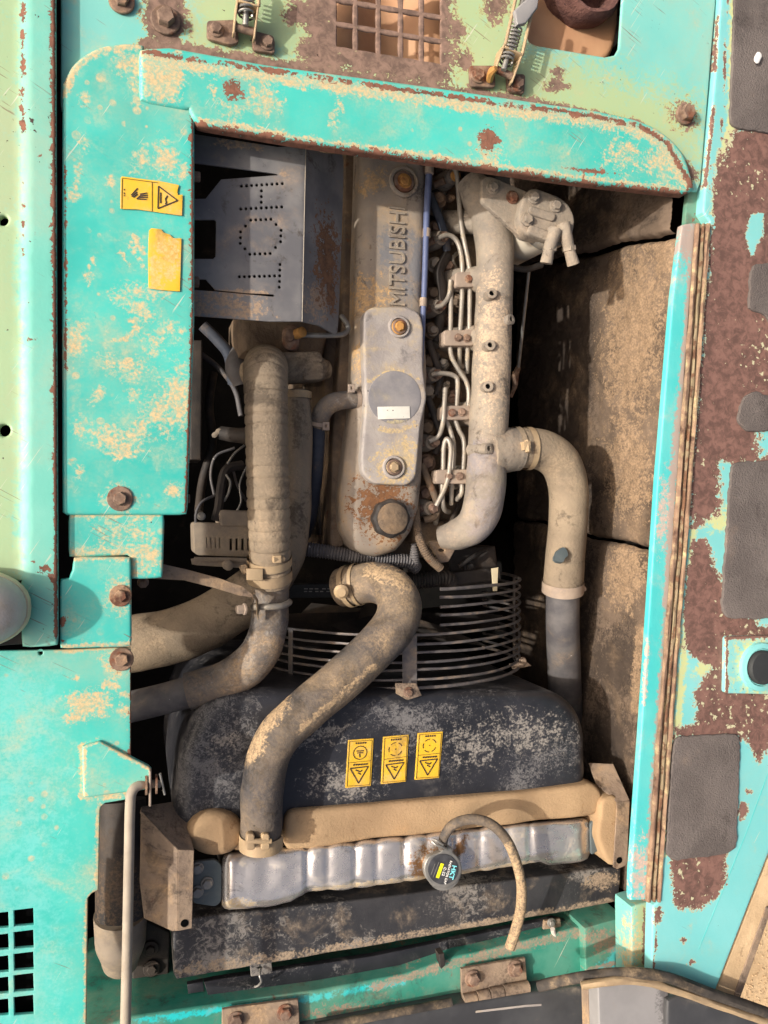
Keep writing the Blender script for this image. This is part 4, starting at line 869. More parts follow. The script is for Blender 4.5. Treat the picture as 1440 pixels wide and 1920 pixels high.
# ================================================================== intake manifold
mn = thing('intake_manifold', 'cream dusty cast intake manifold tube with small bosses', 'manifold', P(920, 700, -.2))
tube('main_tube', [(880, 345, -.17), (900, 372, -.155), (922, 425, -.145), (928, 500, -.14), (925, 600, -.138), (921, 700, -.138), (916, 800, -.138), (912, 880, -.14), (908, 935, -.142), (893, 978, -.15), (862, 1000, -.165), (828, 1008, -.19)],
     [30, 34, 36, 35, 35, 36, 37, 37, 38, 36, 30, 22], m_cast, mn, n=28, per=10, lump=.05, stains_shade=[('alt', 'e', 925, 980, 40, 60, 0), ('dust', 'e', 930, 660, 30, 120, 0), ('alt', 'e', 900, 860, 40, 30, 0)])
tube('outlet', [(915, 846, -.14), (940, 844, -.14), (962, 843, -.14), (972, 843, -.14)], [46, 44, 41, 40], m_cast, mn, n=28, per=6, lump=.03)
for y in (415, 524, 634, 775, 893): tube('runner', [(915, y, -.15), (890, y, -.17), (860, y + 2, -.2), (835, y + 4, -.23)], [34, 24, 22, 24], m_cast, mn, n=18, per=6, lump=.1)
for x, y, ax in ((918, 556, (-.2, .1, 1)), (945, 603, (.45, .1, 1)), (915, 651, (-.2, .05, 1)), (911, 727, (-.2, 0, 1)), (905, 842, (.3, 0, 1))):
    c = P(x, y, -.115); k = mpp(x, y, -.115)
    bs = lathe('boss', c, ax, [(14 * k, -.03), (12 * k, -.002), (10 * k, .008), (10 * k, .017), (5 * k, .0175), (4.6 * k, .009)], m_cast, mn, n=18)
    if y != 842: lathe('bore', c + Vector(ax).normalized() * .011, ax, [(4.5 * k, 0), (4.5 * k, .002)], m_hole, bs, n=12)
plate('lower_bracket', [(806, 1018), (860, 1016), (840, 1052), (826, 1054)], -.18, .006, m_brk, mn, r=.002, g=.01, holes=[circ(828, 1032, 8, 10, 5)])
# ================================================================== fuel filter
ff = thing('fuel_filter', 'fuel filter head with bolted bracket and two hose spigots', 'fuel filter', P(1010, 410, -.1))
plate('bracket', rnd([(906, 336), (918, 332), (990, 362), (1010, 372), (1000, 440), (978, 442), (905, 376)], 6), -.075, .01, m_cast, ff, r=.002, g=.01)
plate('head', rnd([(985, 372), (1000, 356), (1030, 366), (1062, 382), (1076, 410), (1068, 440), (1040, 448), (985, 434), (976, 412)], 12), -.058, .03, m_cast, ff, r=.005, g=.01, lump=.002)
plate('rib', rnd([(996, 388), (1040, 402), (1038, 412), (994, 398)], 4), -.052, .01, m_cast, ff, r=.003, g=.01)
plate('rib', rnd([(996, 424), (1036, 438), (1032, 450), (992, 434)], 4), -.053, .012, m_cast, ff, r=.003, g=.01)
c = P(1032, 414, -.075); k = mpp(1032, 414, -.075)
lathe('seal_flange', c, (0, 0, 1), [(50 * k, -.02), (51 * k, -.004), (49 * k, 0), (46 * k, .001)], m_zinc, ff, n=40)
lathe('canister', c - Vector((0.0, 0, .02)), (.12, 0, 1), [(40 * k, -.2), (44 * k, -.19), (45 * k, -.02), (47 * k, -.008), (47 * k, 0)], m_white, ff, n=40)
tube('spigot', [(1040, 432, -.055), (1034, 452, -.055), (1029, 470, -.06), (1024, 494, -.065)], [14, 12, 10.5, 12], m_cast, ff, n=16, per=6, lump=.06)
lathe('spigot_nut', P(1031, 462, -.06), (-.1, -1, -.1), [(.0125, 0), (.0125, .008), (.011, .009)], m_cast, ff, n=6)
tube('spigot', [(1056, 420, -.055), (1062, 445, -.055), (1068, 470, -.06), (1075, 496, -.065)], [13, 12, 10.5, 12], m_cast, ff, n=16, per=6, lump=.06)
lathe('spigot_nut', P(1066, 462, -.06), (.2, -1, -.1), [(.0125, 0), (.0125, .008), (.011, .009)], m_cast, ff, n=6)
for x, y, z in ((924, 352, -.074), (961, 370, -.074), (1001, 370, -.056), (989, 412, -.056), (1042, 386, -.056)): bolt(x, y, z, 9, ff, m_cast if x != 961 else m_rustbolt, washer=1.4)
tube('pipe', [(955, 500, -.16), (985, 505, -.16), (1015, 497, -.17)], 6, m_dark, ff, n=10, per=5)
# manifold to filter clutter
tag(tube('fuel_hose', [(870, 335, -.24), (890, 325, -.24), (915, 322, -.25), (950, 318, -.26)], 10, m_dark, n=10, per=6), 'dark hose in the shade under the beam above the manifold', 'hose')
rd = thing('stay_rod', 'thin grey stay rod hanging beside the dark foam lining', 'rod', P(975, 600, -.25))
tube('rod', [(992, 505, -.2), (984, 580, -.24), (972, 690, -.3)], 3.2, m_zinc, rd, n=8, per=5)
tube('hook', [(972, 688, -.3), (966, 705, -.31), (966, 722, -.32), (958, 745, -.33)], [5, 7, 5, 3], m_rustbolt, rd, n=8, per=5)
# ================================================================== hoses
h1 = thing('air_hose', 'large tan dusty ribbed air hose with clamp bands', 'hose', P(500, 880, -.2))
tube('hose', [(498, 690, -.34), (498, 688, -.22), (498, 690, -.14), (498, 708, -.098), (499, 750, -.082), (501, 850, -.08), (504, 960, -.085), (506, 1040, -.1), (507, 1092, -.118)], [40, 41, 42, 42, 41, 40.5, 40.5, 39.5, 38.5], m_hose, h1, n=36, per=12, ribs=(.0165, .0022, 1), stains_shade=[('alt', 'e', 0, 0, 1, 1, 0)])
def band(par, pts, r, material=None, tabs=(), screw=None):
    tube('clamp_band', pts, r, material or m_band, par, n=32, per=3, caps=False)
    if screw:
        tube('clamp_screw', screw, 5, material or m_band, par, n=8, per=3)
        (xa, ya, za), (xb, yb, zb) = screw; dx, dy = (xb - xa), (yb - ya); ln = math.hypot(dx, dy); ux, uy = dx / ln, dy / ln
        q = lambda s_, t_: (xa + dx * s_ - uy * t_, ya + dy * s_ + ux * t_)
        plate('clamp_housing', [q(.1, -6), q(.75, -6), q(.75, 6), q(.1, 6)], max(za, zb) + .001, .012, material or m_band, par, r=.001, g=.02)
        for s_ in (.25, .4, .55): pass
band(h1, [(505, 1044, -.101), (505.5, 1058, -.106)], 42, screw=[(512, 1049, -.056), (532, 1048, -.063)])
band(h1, [(505, 1068, -.109), (505.5, 1086, -.115)], 42.5, screw=[(455, 1060, -.095), (462, 1075, -.09)])
plate('clamp_tab', [(464, 1068), (492, 1068), (492, 1088), (464, 1086)], -.068, .006, m_band, h1, r=.002, g=.02)
h2 = thing('elbow_hose', 'grey worn elbow hose bending under the strap bracket towards the cyan panel', 'hose', P(480, 1200, -.2))
tube('hose', [(507, 1075, -.125), (507, 1120, -.128), (504, 1170, -.132), (488, 1222, -.14), (448, 1262, -.15), (400, 1284, -.158), (352, 1297, -.165)], [34, 34, 35, 37, 37, 36, 35], m_ghose, h2, n=30, per=10, lump=.05)
tube('pipe', [(370, 1293, -.165), (300, 1312, -.175), (200, 1336, -.19)], [29, 29, 29], m_pipe, h2, n=26, per=6)
h3 = thing('charge_hose', 'wide brown hose running from the compressor down behind the air hose', 'hose', P(500, 1000, -.25))
tube('hose', [(555, 735, -.19), (556, 800, -.185), (553, 900, -.185), (548, 980, -.195), (530, 1045, -.215), (490, 1095, -.24), (425, 1145, -.26), (340, 1188, -.275), (200, 1215, -.29)], [26, 30, 31, 33, 40, 46, 50, 52, 54], m_hose, h3, n=32, per=10, lump=.04, stains_shade=[('alt', 'e', 0, 0, 1, 1, 0)])
band(h3, [(556, 735, -.188), (556, 748, -.188)], 29, m_band)
tc = thing('turbocharger', 'dusty turbocharger housing behind the air hose', 'turbocharger', P(540, 660, -.25))
tube('compressor', [(462, 700, -.24), (500, 695, -.21), (545, 690, -.19), (588, 692, -.19), (612, 694, -.2)], [22, 30, 30, 26, 18], m_hose, tc, n=22, per=8, lump=.08)
plate('actuator', rnd([(570, 682), (604, 682), (605, 708), (572, 710)], 5), -.165, .03, m_hose, tc, r=.003, g=.015)
plate('flange', rnd([(530, 664), (598, 662), (604, 676), (540, 684)], 6), -.165, .05, m_hose, tc, r=.004, g=.015)
plate('turbine', [(466, 590), (600, 590), (592, 652), (540, 662), (470, 650)], -.2, .15, m_block, tc, r=.02, g=.02, lump=.02)
tube('elbow_lump', [(450, 665, -.3), (446, 690, -.26), (455, 720, -.26)], [20, 24, 18], m_pipe, tc, n=18, per=6)
lathe('flange_nut', P(545, 632, -.165), (-.3, .1, 1), [(.018, -.02), (.019, 0), (.015, .004), (.009, .006), (.009, .012)], m_rustbolt, tc, n=16, wob=lambda a: 1 + .2 * math.sin(2 * a))
lathe('flange_nut', P(558, 626, -.155), (.5, .1, 1), [(.009, -.01), (.009, .014), (.006, .016)], m_orange, tc, n=12)
tag(tube('oil_line', [(560, 628, -.165), (600, 629, -.16), (636, 628, -.16), (650, 622, -.165), (652, 610, -.17), (640, 592, -.18)], 5, m_zinc, n=10, per=8), 'thin bent steel line curving out below the heat shield', 'pipe')
h4 = thing('breather_hose', 'dark elbow hose clipped to the side of the valve cover', 'hose', P(610, 800, -.2))
tube('elbow', [(680, 750, -.165), (650, 750, -.163), (622, 756, -.166), (604, 774, -.175), (597, 800, -.185)], [17, 17, 18, 18, 17], m_ghose, h4, n=20, per=8)
tube('hose', [(597, 798, -.186), (594, 850, -.205), (588, 910, -.23), (578, 970, -.27), (568, 1000, -.3)], [13, 14, 15, 16, 16], m_dhose, h4, n=18, per=8)
band(h4, [(664, 749, -.163), (672, 749, -.164)], 19, m_clamp)
band(h4, [(599, 790, -.182), (598, 797, -.184)], 19, m_clamp)
for x, y, z in ((660, 729, -.14), (612, 800, -.165)):
    plate('clip_ear', [(x - 6, y - 8), (x + 5, y - 8), (x + 5, y + 6), (x - 6, y + 6)], z, .004, m_clamp, h4, r=.001, g=.02, holes=[[(x - 3, y - 5), (x + 2, y - 5), (x + 2, y + 2), (x - 3, y + 2)]])
h5 = thing('intake_elbow', 'brown rubber intake elbow with clamps joining a grey pipe', 'hose', P(1060, 950, -.2))
tube('hose', [(948, 842, -.14), (985, 840, -.14), (1020, 845, -.142), (1050, 868, -.146), (1065, 910, -.152), (1066, 960, -.163), (1061, 1030, -.183), (1055, 1102, -.205)], [38, 38, 38, 38, 37, 36.5, 36.5, 37], m_hose, h5, n=32, per=10, lump=.025, stains_shade=[('alt', 'e', 0, 0, 1, 1, 0)])
tube('pipe', [(1055, 1095, -.204), (1055, 1180, -.24), (1058, 1260, -.29), (1062, 1370, -.36)], [31, 31, 31, 31], m_pipe, h5, n=28, per=8)
band(h5, [(962, 841, -.14), (972, 841, -.14)], 41, m_hose)
band(h5, [(984, 841, -.14), (994, 841, -.14)], 40.5, m_band, screw=[(988, 826, -.095), (990, 848, -.09)])
band(h5, [(1056, 1089, -.2), (1055, 1109, -.206)], 39, m_clamp, screw=[(1082, 1106, -.185), (1096, 1104, -.19)])
lathe('worn_patch', P(1052, 1041, -.139), (-.05, .3, 1), [(.014, -.006), (.013, .0015), (.004, .002)], m_plate, h5, n=20, wob=lambda a: 1 + .25 * math.cos(2 * a) + .08 * math.sin(5 * a))
# strap bracket
sb = thing('strap_bracket', 'rusty brown strap bracket reaching from the cyan panel to the grey hose', 'bracket', P(380, 1090, -.06))
def strip_sheet(name, A, B, z, material, par, t=.003):
    V, F = [], []
    for (a, b, zz) in zip(A, B, z):
        V += [P(*a, zz), P(*b, zz)]
    m = len(V); V += [v - Vector((0, 0, t)) for v in V[:m]]
    n_ = len(A)
    for i in range(n_ - 1):
        a = 2 * i; F += [(a, a + 1, a + 3, a + 2), (m + a, m + a + 2, m + a + 3, m + a + 1), (a, a + 2, m + a + 2, m + a), (a + 1, m + a + 1, m + a + 3, a + 3)]
    F += [(0, m, m + 1, 1), (2 * n_ - 2, 2 * n_ - 1, m + 2 * n_ - 1, m + 2 * n_ - 2)]
    return obj(name, V, F, material, par, weld=False, sharp=50)
strip_sheet('strap', [(262, 1058), (306, 1058), (350, 1068), (410, 1084), (455, 1100), (472, 1114)], [(262, 1084), (306, 1086), (345, 1088), (400, 1102), (450, 1117), (477, 1120)], [-.045, -.045, -.052, -.06, -.066, -.068], m_brk, sb)
strip_sheet('strap_end', [(470, 1112), (479, 1116), (484, 1124), (486, 1140)], [(476, 1121), (480, 1126), (482, 1150), (484, 1164)], [-.066, -.068, -.075, -.09], m_band, sb, t=.004)
c = P(458, 1142, -.1); bolt(0, 0, 0, .008, sb, m_clamp, axis=(-1, 0, .2), world=c, washer=1.2, h=1.6)
bolt(268, 1092, -.05, 9, sb, m_rustbolt, axis=(0, -.6, 1), washer=1.2)
tube('u_bolt', [(474, 1139, -.115), (486, 1138, -.092), (505, 1138, -.084), (528, 1136, -.09), (542, 1130, -.11), (538, 1126, -.14)], 6, m_steel, sb, n=12, per=6)
# conduits
cd_ = thing('wiring_conduit', 'grey corrugated wiring conduit crossing in front of the valve cover', 'conduit', P(680, 1045, -.2))
tube('conduit', [(560, 1028, -.23), (610, 1034, -.21), (660, 1042, -.2), (720, 1048, -.195), (766, 1054, -.195), (782, 1066, -.2)], [13, 13, 12, 12.5, 13, 11], m_pipe, cd_, n=14, per=8, ribs=(.0052, .0013))
tube('branch', [(778, 1062, -.195), (777, 1040, -.185), (776, 1020, -.18)], [9, 8, 5], m_pipe, cd_, n=12, per=6, ribs=(.0045, .0009))
tag(tube('corrugated_hose', [(760, 1090, -.25), (800, 1086, -.25), (835, 1084, -.25), (848, 1092, -.26)], [16, 16, 15, 12], m_dark, n=16, per=8, ribs=(.006, .0013)), 'dark corrugated hose in shade behind the fan guard', 'hose')
tag(tube('braided_hose', [(778, 900, -.185), (779, 950, -.175), (784, 1000, -.165), (800, 1040, -.16), (826, 1066, -.165)], [7, 7.5, 8, 8, 8], m_block, n=12, per=10, ribs=(.004, .0005)), 'thin brown braided hose curving below the lowest injector', 'hose')
# dark parts between head and fan
tag(plate('thermostat_housing', [(780, 985), (830, 985), (846, 1015), (800, 1024), (782, 1010)], -.2, .2, m_block, r=.01, g=.02, lump=.01), 'rust brown thermostat housing behind the braided hose', 'housing')
pm = thing('water_pump', 'dark water pump and brackets in shade behind the fan', 'pump', P(860, 1060, -.35))
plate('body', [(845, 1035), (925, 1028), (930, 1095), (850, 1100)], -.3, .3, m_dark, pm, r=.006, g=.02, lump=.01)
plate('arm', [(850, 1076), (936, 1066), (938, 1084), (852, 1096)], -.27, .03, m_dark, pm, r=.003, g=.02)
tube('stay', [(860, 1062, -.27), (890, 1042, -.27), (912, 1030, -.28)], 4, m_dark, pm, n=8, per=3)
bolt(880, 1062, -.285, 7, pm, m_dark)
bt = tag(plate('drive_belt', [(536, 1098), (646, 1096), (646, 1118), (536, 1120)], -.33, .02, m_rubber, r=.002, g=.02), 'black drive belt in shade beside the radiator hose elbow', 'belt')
lines('belt_print', [((570 + 10 * i + 4 * (i // 3), 1104), (577 + 10 * i + 4 * (i // 3), 1104)) for i in range(6)] + [((570 + 9 * i + 3 * (i // 2), 1109), (576 + 9 * i + 3 * (i // 2), 1109)) for i in range(7)], -.3298, 2, bt, m_zinc)
# alternator and wiring
al = thing('alternator', 'dusty alternator with slotted case in the dark corner', 'alternator', P(420, 1010, -.3))
ah = [[(386 + 8 * i, 1008), (389 + 8 * i, 1008), (390 + 8 * i, 1028), (387 + 8 * i, 1028)] for i in range(4)] + [[(430 + 11 * i, 1010), (436 + 11 * i, 1010), (436 + 11 * i, 1032), (430 + 11 * i, 1032)] for i in range(4)]
plate('case', rnd([(364, 980), (480, 986), (482, 1044), (366, 1040)], 8), -.24, .1, m_alt, al, r=.0008, g=.015, holes=ah)
plate('case_top', rnd([(415, 960), (470, 962), (472, 984), (416, 982)], 4), -.235, .08, m_alt, al, r=.004, g=.02)
plate('inner', [(372, 996), (478, 996), (478, 1040), (372, 1040)], -.262, .01, m_hole, al, r=.001, g=.04)  # black sheet standing for the dark inside the case slots
strip_sheet('bracket', [(358, 1048), (368, 1046), (470, 1054)], [(360, 1058), (370, 1060), (470, 1066)], [-.22, -.22, -.22], m_alt, al)
tube('rod', [(364, 1048, -.215), (470, 1050, -.215)], 4, m_alt, al, n=8, per=2)
lathe('terminal', P(378, 968, -.235), (0, 0, 1), [(.007, -.02), (.007, .004), (.004, .005), (.004, .014)], m_zinc, al, n=12)
lathe('terminal', P(428, 1060, -.2), (0, 0, 1), [(.009, -.02), (.009, .002), (.005, .004)], m_alt, al, n=12)
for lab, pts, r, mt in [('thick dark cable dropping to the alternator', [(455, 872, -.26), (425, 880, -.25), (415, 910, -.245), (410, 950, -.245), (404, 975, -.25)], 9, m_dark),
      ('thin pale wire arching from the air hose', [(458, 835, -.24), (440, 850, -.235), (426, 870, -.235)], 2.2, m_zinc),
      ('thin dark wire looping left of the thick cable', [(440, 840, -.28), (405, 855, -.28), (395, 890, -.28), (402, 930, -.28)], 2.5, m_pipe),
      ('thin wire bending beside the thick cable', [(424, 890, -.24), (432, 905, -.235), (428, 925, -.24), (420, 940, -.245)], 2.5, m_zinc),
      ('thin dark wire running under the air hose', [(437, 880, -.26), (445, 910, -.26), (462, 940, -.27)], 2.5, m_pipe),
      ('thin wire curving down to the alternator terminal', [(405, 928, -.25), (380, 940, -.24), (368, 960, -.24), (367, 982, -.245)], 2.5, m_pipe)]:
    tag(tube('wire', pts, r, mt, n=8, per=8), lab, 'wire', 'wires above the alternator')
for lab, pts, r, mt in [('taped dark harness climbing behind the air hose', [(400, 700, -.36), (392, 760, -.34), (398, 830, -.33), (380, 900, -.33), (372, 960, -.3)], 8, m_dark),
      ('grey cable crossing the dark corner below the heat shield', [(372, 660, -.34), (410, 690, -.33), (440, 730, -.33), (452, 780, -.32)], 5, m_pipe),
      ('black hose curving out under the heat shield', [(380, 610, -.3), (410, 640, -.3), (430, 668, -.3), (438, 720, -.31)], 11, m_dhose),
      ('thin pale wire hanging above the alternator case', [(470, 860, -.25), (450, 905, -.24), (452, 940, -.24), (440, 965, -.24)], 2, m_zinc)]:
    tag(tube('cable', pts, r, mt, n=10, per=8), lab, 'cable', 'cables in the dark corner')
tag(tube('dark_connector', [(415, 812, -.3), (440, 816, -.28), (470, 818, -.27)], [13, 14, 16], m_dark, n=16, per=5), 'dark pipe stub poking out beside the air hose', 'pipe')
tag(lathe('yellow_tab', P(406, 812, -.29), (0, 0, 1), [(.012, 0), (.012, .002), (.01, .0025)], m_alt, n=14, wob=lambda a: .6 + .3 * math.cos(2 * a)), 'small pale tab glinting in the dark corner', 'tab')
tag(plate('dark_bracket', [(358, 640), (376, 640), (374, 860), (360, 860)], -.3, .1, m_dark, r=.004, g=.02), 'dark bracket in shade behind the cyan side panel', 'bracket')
# ================================================================== fan guard, fan, shroud
cx = .135; RZ = -.40; RG = .268
gd = thing('fan_guard', 'black wire fan guard of stacked rings in front of the shroud', 'fan guard', Vector((cx, P(860, 1240, -.13).y, RZ)))
ys = [1103, 1119, 1136, 1152, 1170, 1186, 1204, 1220, 1237, 1251, 1269, 1284]
Yr = [P(860, y, -.135).y for y in ys]
for i, yy in enumerate(Yr):
    a0, a1 = (-20, 88) if i < 5 else (-20, 200)
    n_ = int((a1 - a0) / 3)
    C = [Vector((cx + RG * math.cos(R(a0 + (a1 - a0) * k / n_)) * 1.0, yy, RZ + RG * math.sin(R(a0 + (a1 - a0) * k / n_)))) for k in range(n_ + 1)]
    C = [q + Vector((0, .0018 * mnoise.noise(Vector((k_ * .12, i * 7, 0))), .0022 * mnoise.noise(Vector((k_ * .09, i * 5, 9))))) for k_, q in enumerate(C)]
    V, F = sweep(C, [.0031 if i in (0, 11) else .0025] * len(C), 8, lump=.15, seed=i); obj('ring', V, F, m_ring, gd, weld=False)
for i in range(5):
    yy = Yr[i] - .03
    C = [Vector((cx + RG * math.cos(R(105 + 95 * k / 30)), Yr[i + 4] - .01 * 0, RZ + RG * math.sin(R(105 + 95 * k / 30)))) for k in range(31)]
for ang in (8, 100, 150):
    p = Vector((cx + (RG + .003) * math.cos(R(ang)), 0, RZ + (RG + .003) * math.sin(R(ang)))); t = Vector((-math.sin(R(ang)), 0, math.cos(R(ang)))) * (.013 if ang == 100 else .006)
    ya = Yr[0] if ang < 90 else Yr[5]; yb = Yr[-1] - .008
    prism('support_strap', [p - t + Vector((0, ya, 0)), p + t + Vector((0, ya, 0)), p + t + Vector((0, yb, 0)), p - t + Vector((0, yb, 0))], m_ring, gd, t=.0025)
plate('foot', [(742, 1282), (780, 1282), (790, 1304), (764, 1312), (744, 1300)], -.105, .003, m_brk, gd, r=.001, g=.02)
bolt(766, 1298, -.104, 7, gd, m_rustbolt, washer=1.4)
plate('foot', [(956, 1246), (986, 1240), (996, 1248), (962, 1254)], -.24, .004, m_brk, gd, r=.001, g=.02)
bolt(980, 1240, -.238, 6, gd, m_brk, washer=1.3)
pl_ = plate('pale_tag', [(922, 1066), (934, 1064), (932, 1108), (925, 1108)], -.24, .002, m_sole, gd, r=.0005, g=.02)
fan = thing('cooling_fan', 'dark cooling fan half seen through the wire guard', 'fan', Vector((cx, (Yr[4] + Yr[8]) / 2, RZ)))
fy = (Yr[4] + Yr[8]) / 2
lathe('hub', Vector((cx, fy - .03, RZ)), (0, 1, 0), [(.07, 0), (.075, .03), (.06, .06), (.03, .09)], m_dark, fan, n=28)
for i in range(7):
    a = 2 * math.pi * i / 7 + .3; V = []
    for t in (.06, .12, .18, .235):
        for s_ in (-1, 1):
            b = a + s_ * .26; V.append(Vector((cx + t * math.cos(b), fy + s_ * .025, RZ + t * math.sin(b))))
    F = [(2 * k, 2 * k + 1, 2 * k + 3, 2 * k + 2) for k in range(3)]
    obj('blade', V, F, m_dark, fan, weld=False)
shr = thing('fan_shroud', 'scuffed black plastic fan shroud with three yellow warning stickers', 'shroud', P(740, 1400, -.3))
SR = rnd([(400, 1352), (440, 1330), (700, 1330), (1040, 1330), (1066, 1350), (1078, 1380), (1080, 1474), (700, 1510), (380, 1560), (360, 1540), (372, 1420)], 20)
plate('shell', SR, -.115, .55, m_black, shr, r=.03, g=.012, rsteps=7, lump=.002, stains_shade=[('dust', 'e', 980, 1375, 90, 40, 0, .62), ('dust', 'e', 600, 1375, 60, 30, -10, .6), ('dust', 'e', 880, 1400, 50, 40, 20, .58), ('dust', 'e', 640, 1470, 60, 30, 0, .7), ('dust', 'e', 420, 1400, 30, 40, 30, .6)])
zs = -.1132
for i, (x0, y0, x1, y1, x2, y2, x3, y3, lab) in enumerate([(653, 1388, 700, 1385, 695, 1473, 648, 1477, 'most faded sticker nearest the hose'), (719, 1382, 766, 1378, 761, 1465, 715, 1470, 'middle sticker of three'), (784, 1375, 830, 1372, 823, 1458, 778, 1462, 'brightest sticker furthest from the hose')]):
    s_ = plate('warning_sticker', [(x0, y0), (x1, y1), (x2, y2), (x3, y3)], zs, .002, m_yel, shr, r=.0004, g=.01, label=lab)
    def uv(u, v): return (x0 + (x1 - x0) * u + (x3 - x0) * v, y0 + (y1 - y0) * u + (y3 - y0) * v)
    z2 = zs + .0004
    lines('triangle', [(uv(.14, .60), uv(.86, .58)), (uv(.86, .58), uv(.5, .92)), (uv(.5, .92), uv(.14, .60))], z2, 2.2, s_)
    lines('border', [(uv(.05, .03), uv(.95, .03)), (uv(.95, .03), uv(.95, .97)), (uv(.95, .97), uv(.05, .97)), (uv(.05, .97), uv(.05, .03)), (uv(.05, .48), uv(.95, .46))], z2, .7, s_)
    lines('caption', [(uv(.3 + .09 * k, .075), uv(.36 + .09 * k, .075)) for k in range(5)] + [(uv(.25 + .1 * k, .53), uv(.33 + .1 * k, .525)) for k in range(6)], z2, 3, s_)
    cc = [uv(.5 + .27 * math.cos(a * math.pi / 8), .28 + .14 * math.sin(a * math.pi / 8)) for a in range(17)]
    lines('symbol_ring', [(cc[k], cc[k + 1]) for k in range(16) if i == 0 or k % 3], z2, 1.4, s_)
    lines('symbol', [(uv(.36, .64), uv(.55, .68)), (uv(.55, .68), uv(.62, .65)), (uv(.45, .7), uv(.58, .74))] + ([(uv(.35, .24), uv(.64, .24)), (uv(.38, .28), uv(.62, .28)), (uv(.48, .3), uv(.5, .38))] if i == 0 else [(uv(.49, .28), uv(.52, .28))]), z2, 2.2, s_)
# ================================================================== radiator hose
rh = thing('radiator_hose', 'thick dusty radiator hose sweeping from the engine to the silver tank', 'hose', P(600, 1300, -.15))
tube('hose', [(640, 1102, -.2), (668, 1096, -.175), (702, 1092, -.15), (735, 1105, -.128), (749, 1138, -.11), (736, 1178, -.098), (690, 1228, -.09), (640, 1275, -.085), (580, 1325, -.08), (530, 1372, -.078), (503, 1420, -.078), (492, 1480, -.08), (490, 1540, -.083), (489, 1572, -.085)],
     [36, 37, 38, 40, 42, 42, 41, 41, 41, 41, 40, 40, 39, 38], m_rhose, rh, n=36, per=10, lump=.035, stains_shade=[('alt', 'e', 715, 1200, 50, 40, -40), ('alt', 'e', 495, 1490, 40, 60, 0), ('alt', 'e', 610, 1300, 60, 24, -40, .9), ('alt', 'e', 700, 1110, 16, 24, 0), ('dust', 'l', [(470, 1420), (490, 1370), (530, 1320)], 14), ('dust', 'l', [(700, 1070), (760, 1090)], 16), ('dust', 'l', [(560, 1370), (700, 1250)], 6, .95)])
band(rh, [(652, 1100, -.188), (660, 1098, -.182)], 40, m_band)
band(rh, [(668, 1096, -.175), (674, 1095, -.171)], 40, m_band)
band(rh, [(490, 1562, -.084), (489, 1588, -.086)], 41, m_band)
for dx in (-1, 1): plate('clamp_lug', rnd([(484 + dx * 14 - 5, 1566), (484 + dx * 14 + 5, 1566), (484 + dx * 14 + 6, 1592), (484 + dx * 14 - 6, 1592)], 3), -.042, .012, m_band, rh, r=.002, g=.02)
tube('clamp_screw', [(462, 1578, -.046), (486, 1577, -.044), (508, 1577, -.046)], 5, m_band, rh, n=10, per=3)
lathe('clamp_nut', P(640, 1108, -.14), (-.3, -.3, 1), [(.012, -.004), (.013, .004), (.008, .008), (.004, .008)], m_band, rh, n=14)
# ================================================================== foam, tank, brackets, cooler
fs = thing('foam_strip', 'tan foam strip squeezed between the shroud and the silver tank', 'foam strip', P(800, 1540, -.15))
plate('strip', rnd([(545, 1532), (700, 1520), (800, 1510), (1000, 1494), (1110, 1478), (1122, 1490), (1120, 1512), (1112, 1520), (1000, 1534), (700, 1566), (545, 1590)], 10), -.1, .2, m_foam, fs, r=.009, g=.01, rsteps=5, lump=.009)
plate('end_lump', circ(405, 1568, 36, 20, 24), -.09, .2, m_foam, fs, r=.016, g=.01, rsteps=6, lump=.008, label='rounded tan foam lump beside the hose')
plate('lump_tail', rnd([(440, 1556), (462, 1550), (470, 1580), (445, 1590)], 8), -.098, .1, m_foam, fs, r=.008, g=.01, lump=.006)
plate('side_strip', rnd([(1134, 1506), (1154, 1500), (1158, 1520), (1150, 1618), (1140, 1606), (1128, 1570)], 6), -.085, .1, m_foam, fs, r=.008, g=.01, lump=.006, label='narrow tan foam piece behind the side bracket')
rad = thing('radiator', 'shiny ribbed aluminium radiator top tank with bolted ends and round cap', 'radiator', P(760, 1620, -.13))
stn = [(416, 1612, 1698), (419, 1603, 1703), (430, 1598, 1706), (500, 1592, 1700), (545, 1588, 1691), (565, 1586, 1680), (585, 1584, 1670), (650, 1577, 1668), (800, 1560, 1648), (950, 1545, 1626), (1000, 1540, 1618), (1012, 1540, 1616), (1030, 1538, 1622), (1090, 1533, 1616), (1102, 1536, 1610), (1106, 1544, 1600)]
xs_ = [s_[0] for s_ in stn]
V, F = [], []; NS = 150; NP = 30
grooves = [574, 612, 664, 704, 756, 797, 852, 897, 951, 992]; gdep = [1.2, .7, 1., .8, 1.2, .6, 1., .9, .6, 1.1]
tz = -.135
